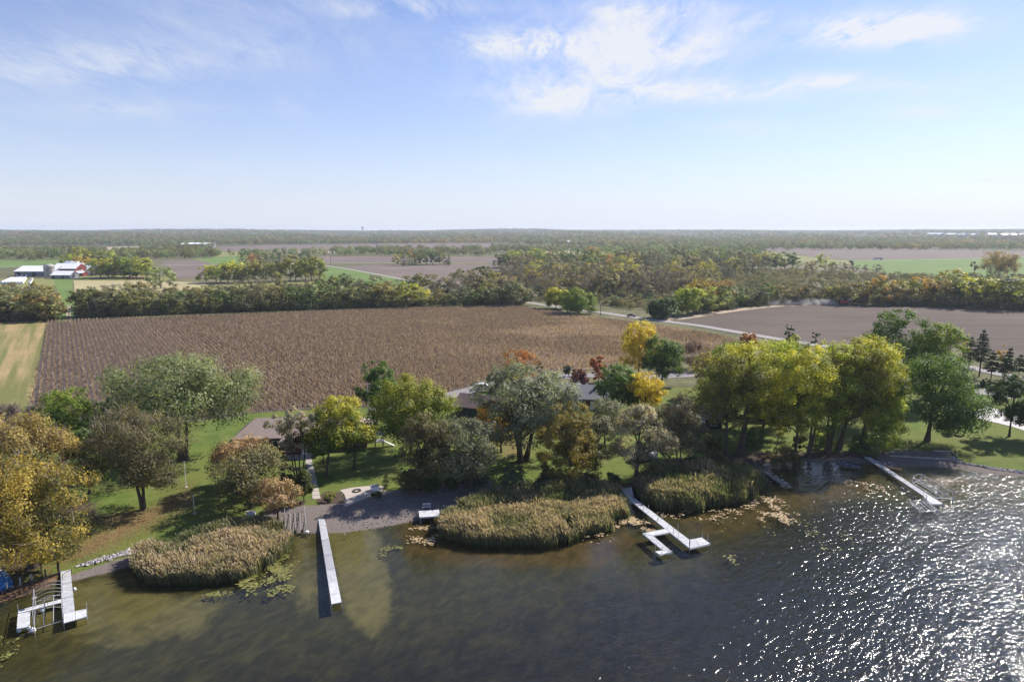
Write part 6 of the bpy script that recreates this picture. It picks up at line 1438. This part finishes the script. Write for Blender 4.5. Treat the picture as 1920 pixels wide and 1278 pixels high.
# its dust: a thinning plume of particles behind it
def dust():
    mb = MB(); mb.box((-24, 2, 2.6), (44, 9, 5.4)); w = NT('dust'); s = w.n('ShaderNodeSeparateXYZ'); w.put(s.inputs[0], w.tc.outputs['Object'])
    n = w.noise(.22, 5, .6)
    along = w.math('MULTIPLY', w.ramp(s.outputs[0], -46, -8, .12, 1), w.ramp(s.outputs[0], -2.2, -5, 0, 1)); low = w.ramp(s.outputs[2], 5.0, .4, 0, 1); side = w.math('MULTIPLY', w.ramp(s.outputs[1], -2.4, -.5), w.ramp(s.outputs[1], 6.4, 4))
    d = w.math('MULTIPLY', w.math('MULTIPLY', along, w.math('POWER', low, 1.6)), w.math('MULTIPLY', side, w.ramp(n, .40, .68)))
    v = w.n('ShaderNodeVolumePrincipled'); v.inputs['Color'].default_value = (.95, .88, .82, 1); w.put(v.inputs['Density'], w.math('MULTIPLY', d, 1.2)); w.t.links.new(v.outputs[0], w.out.inputs['Volume'])
    o = mb.build('dust', w.m, loc=cp); tag(o, 'pale dust plume trailing behind the combine', 'dust', kind='stuff')
dust()
def lorry(p, yaw):
    o = thing('grain_truck', 'white and grey truck on the far road beyond the hay field', 'truck', p, yaw)
    MB().box((-2, 0, 2.3), (11, 2.4, 2.4)).build('trailer', M['deck_grey'], o); c = MB().box((5.2, 0, 1.9), (2.6, 2.3, 2.5)).build('cab', M['white'], o); MB().box((6.52, 0, 2.5), (.06, 1.9, .8)).build('windscreen', M['glass'], c)
    for x in (-6, -4.8, 2.5, 5.4):
        for s in (-1, 1): MB().tube([(x, s * .9, .5), (x, s * 1.2, .5)], .5, 12).build('wheel', M['black'], o)
lorry(G(1645, 487, LANDZ + .15), math.radians(178))

# ------------------------------------------------------------------ dairy farm and far buildings
def shed(name, label, px0, px1, py, dep, wallh, ridge, wallm, roofm, yaw=0.0, group=None, doors=3, cat='barn'):
    a, b = T(px0, py), T(px1, py); c = (a + b) / 2; ln = (b - a).length; o = thing(name, label, cat, (c.x, c.y + dep / 2, min(a.z, b.z)), math.atan2(b.y - a.y, b.x - a.x) + yaw, group)
    mb = MB(); gable_wall(mb, (0, 0), ln, dep, wallh, ridge); mb.build('wall', wallm, o)
    mb = MB(); gable_roof(mb, (0, 0), ln + 1.2, dep + 1.4, wallh - .05, ridge + .3); mb.build('roof', roofm, o)
    for k in range(doors):
        x = ln * ((k + .5) / doors - .5); MB().box((x, -dep / 2 - .05, wallh * .42), (ln / doors * .45, .1, wallh * .84)).build('door', M['dark'] if k % 2 == 0 else M['barn_grey'], o)
    return o
shed('barn', 'long white roofed free stall barn of the dairy farm', 28, 100, 518.5, 26, 5.0, 9.5, M['barn_grey'], M['roof_metal'], doors=5)
shed('barn', 'red sided barn with a white roof joined to the long dairy barn', 98, 142, 517, 20, 7.0, 11.5, M['barn_red'], M['roof_metal'])
shed('machine_shed', 'low pale blue roofed shed in front of the red barn', 96, 131, 523, 14, 3.6, 6.8, M['barn_grey'], M['roof_metal'], doors=4, cat='shed')
shed('barn', 'smaller white roofed shed behind the red barn and brick silo', 118, 141, 507, 18, 6.5, 10, M['white'], M['roof_metal'])
shed('lean_to', 'low red lean to with a white roof at the foot of the brick silo', 141, 155, 517.5, 8, 3.0, 4.4, M['barn_red'], M['roof_metal'], doors=1, cat='shed')
shed('farmhouse', 'white gabled farmhouse beside the dairy barns', 160, 176, 515, 11, 5.0, 9.5, M['white'], M['roof_metal'], cat='house', doors=2)
shed('garden_shed', 'small white outbuilding next to the farmhouse', 175, 182, 516, 7, 3.0, 5.0, M['white'], M['roof_grey'], cat='shed', doors=1)
def silo(label, px, py, top, r, m, dome):
    p = T(px, py); h = z_at(p, top) - p.z; o = thing('silo', label, 'silo', p)
    MB().lathe((0, 0, 0), [(r, -.2), (r, h - r * .8)], 20).build('shaft', m, o, smooth=False)
    if dome: MB().lathe((0, 0, h - r * .8), [(r * 1.02, 0), (r * .92, r * .4), (r * .6, r * .72), (.1, r * .8)], 20).build('dome', M['silo'], o, smooth=True)
    else: MB().lathe((0, 0, h - r * .8), [(r * 1.04, 0), (r * 1.04, .5)], 20).build('rim', M['silo'], o)
    for k in range(6): MB().lathe((0, 0, h * (.1 + .14 * k)), [(r * 1.01, -.12), (r * 1.025, 0), (r * 1.01, .12)], 20).build('hoop', M['iron'], o)
    MB().box((0, -r - .35, h * .42), (1.0, .7, h * .84)).build('chute', M['silo'], o)
silo('tall grey domed concrete silo in front of the long dairy barn', 94, 521, 494.5, 4.6, M['silo'], True)
silo('shorter tan tile silo at the end of the red barn', 148, 516, 500, 3.8, M['silo_tile'], False)
for k in range(7):
    a = T(3 + 6.2 * k, 533); b = T(22 + 4.2 * k, 524)
    o = tag(MB().tube([a + Vector((0, 0, 1.0)), a.lerp(b, .5) + Vector((0, 0, 1.0)), b + Vector((0, 0, 1.0))], 1.35, 10).build('silage_bag', M['plastic_wrap']), f'{ORD[k]} white silage bag from the west in the farmyard', 'silage bag', 'white silage bags in the farmyard')
for k in range(5):
    a = T(33 + 4.4 * k, 518.5 + (k % 2) * 3.5); o = tag(MB().tube([a + Vector((-1, 0, .8)), a + Vector((1, 0, .8))], .9, 10).build('wrapped_bale', M['plastic_wrap']), f'{ORD[k]} white wrapped bale from the west before the long barn', 'bale', 'wrapped bales before the long barn')
for k in range(3):
    a = T(56 + 1.8 * k, 532 - 3.5 * k); tag(MB().tube([a + Vector((-1.0, 0, .8)), a + Vector((1.0, 0, .8))], .9, 10).build('wrapped_bale', M['plastic_wrap']), f'{ORD[k]} wrapped bale of the short row east of the silage bags', 'bale', 'wrapped bales east of the silage bags')
for k in range(5):
    a = T(243 + 5.5 * k, 524.2 - .3 * (k % 2)); o = thing('farm_wagon', f'{ORD[k]} parked farm wagon from the west below the tree clump', 'wagon', a, .2 * k, 'farm wagons below the tree clump')
    MB().box((0, 0, 1.5), (4.2, 2.2, 1.3)).build('bed', M['deck_grey'] if k % 2 else M['barn_red'], o)
    for s in (-1, 1):
        for x in (-1.4, 1.4): MB().tube([(x, s * .8, .45), (x, s * 1.05, .45)], .45, 10).build('wheel', M['black'], o)
shed('factory', 'long white and blue grey warehouse in the far west woods', 337, 386, 464, 60, 9, 12, M['barn_grey'], M['roof_metal'], yaw=.0, doors=4, cat='warehouse')
shed('barn', 'white roofed farm shed at the edge of the far central wood', 1062, 1082, 457.5, 40, 6, 11, M['barn_grey'], M['roof_metal'])
shed('barn', 'brown roofed shed next to the far central farm shed', 1084, 1100, 458, 25, 5, 9, M['barn_red'], M['roof_brown'])
shed('house', 'small white house among trees west of the far central farm', 994, 1006, 454.5, 14, 5, 9, M['white'], M['roof_grey'], cat='house', doors=2)
shed('house', 'white gabled homestead house between dark spruces by the crossroads', 532, 546, 500, 10, 5, 8.5, M['white'], M['roof_grey'], cat='house', doors=2)
shed('house', 'white house glimpsed in the tall belt behind the marsh wood', 1364, 1374, 491, 9, 5, 8.5, M['white'], M['roof_metal'], cat='house', doors=2)
shed('house', 'pale house beside the green belt near the far road', 946, 956, 484, 10, 5, 8.5, M['white'], M['roof_grey'], cat='house', doors=2)
for k, (a, b, y) in enumerate([(1745, 1772, 442.0), (1781, 1800, 442.8), (1804, 1816, 443.4), (1828, 1836, 443.6), (1856, 1872, 443.4), (1878, 1906, 443.8), (1912, 1935, 443.2)]):
    shed('poultry_barn', f'{ORD[k]} long white barn from the west on the far eastern plain', a, b, y, 30, 8, 14, M['white'], M['roof_metal'], group='white barns on the far eastern plain', doors=2)
p = T(680, 436); h = z_at(p, 424.5) - p.z; o = thing('water_tower', 'tiny water tower breaking the skyline of the far wood', 'tower', p)
MB().lathe((0, 0, 0), [(4, -1), (3.2, h * .55)], 12).build('shaft', M['silo'], o); MB().lathe((0, 0, h * .55), [(3.2, 0), (9, h * .15), (10, h * .3), (4, h * .45)], 14).build('tank', M['silo'], o)
# utility poles of the plain
for k, (x, y, t_) in enumerate([(620, 496, 481), (1010, 562, 540), (1126, 592, 570)]):
    p = T(x, y); h = z_at(p, t_) - p.z; o = thing('utility_pole', ['lone utility pole on the tilled strip by the far road', 'utility pole where the road bends into the hedgerow', 'utility pole beside the road near the dark red car'][k], 'utility pole', p)
    MB().tube([(0, 0, -.3), (0, 0, h)], .16, 7).build('shaft', M['dark'], o); MB().box((0, 0, h - .8), (2.4, .14, .16)).build('crossarm', M['dark'], o)

# ------------------------------------------------------------------ the air
mb = MB(); mb.add([(x, y, z) for z in (-9.0, 84.0) for x, y in ((-9800, -480), (9800, -480), (9800, 9300), (-9800, 9300))], [(3, 2, 1, 0), (4, 5, 6, 7), (0, 1, 5, 4), (1, 2, 6, 5), (2, 3, 7, 6), (3, 0, 4, 7)])
w = NT('haze'); v = w.n('ShaderNodeVolumePrincipled'); v.inputs['Color'].default_value = (.80, .88, 1.0, 1); v.inputs['Density'].default_value = 8.5e-5; v.inputs['Anisotropy'].default_value = 0.2
w.t.links.new(v.outputs[0], w.out.inputs['Volume'])
hz = tag(mb.build('haze', w.m), kind='stuff')
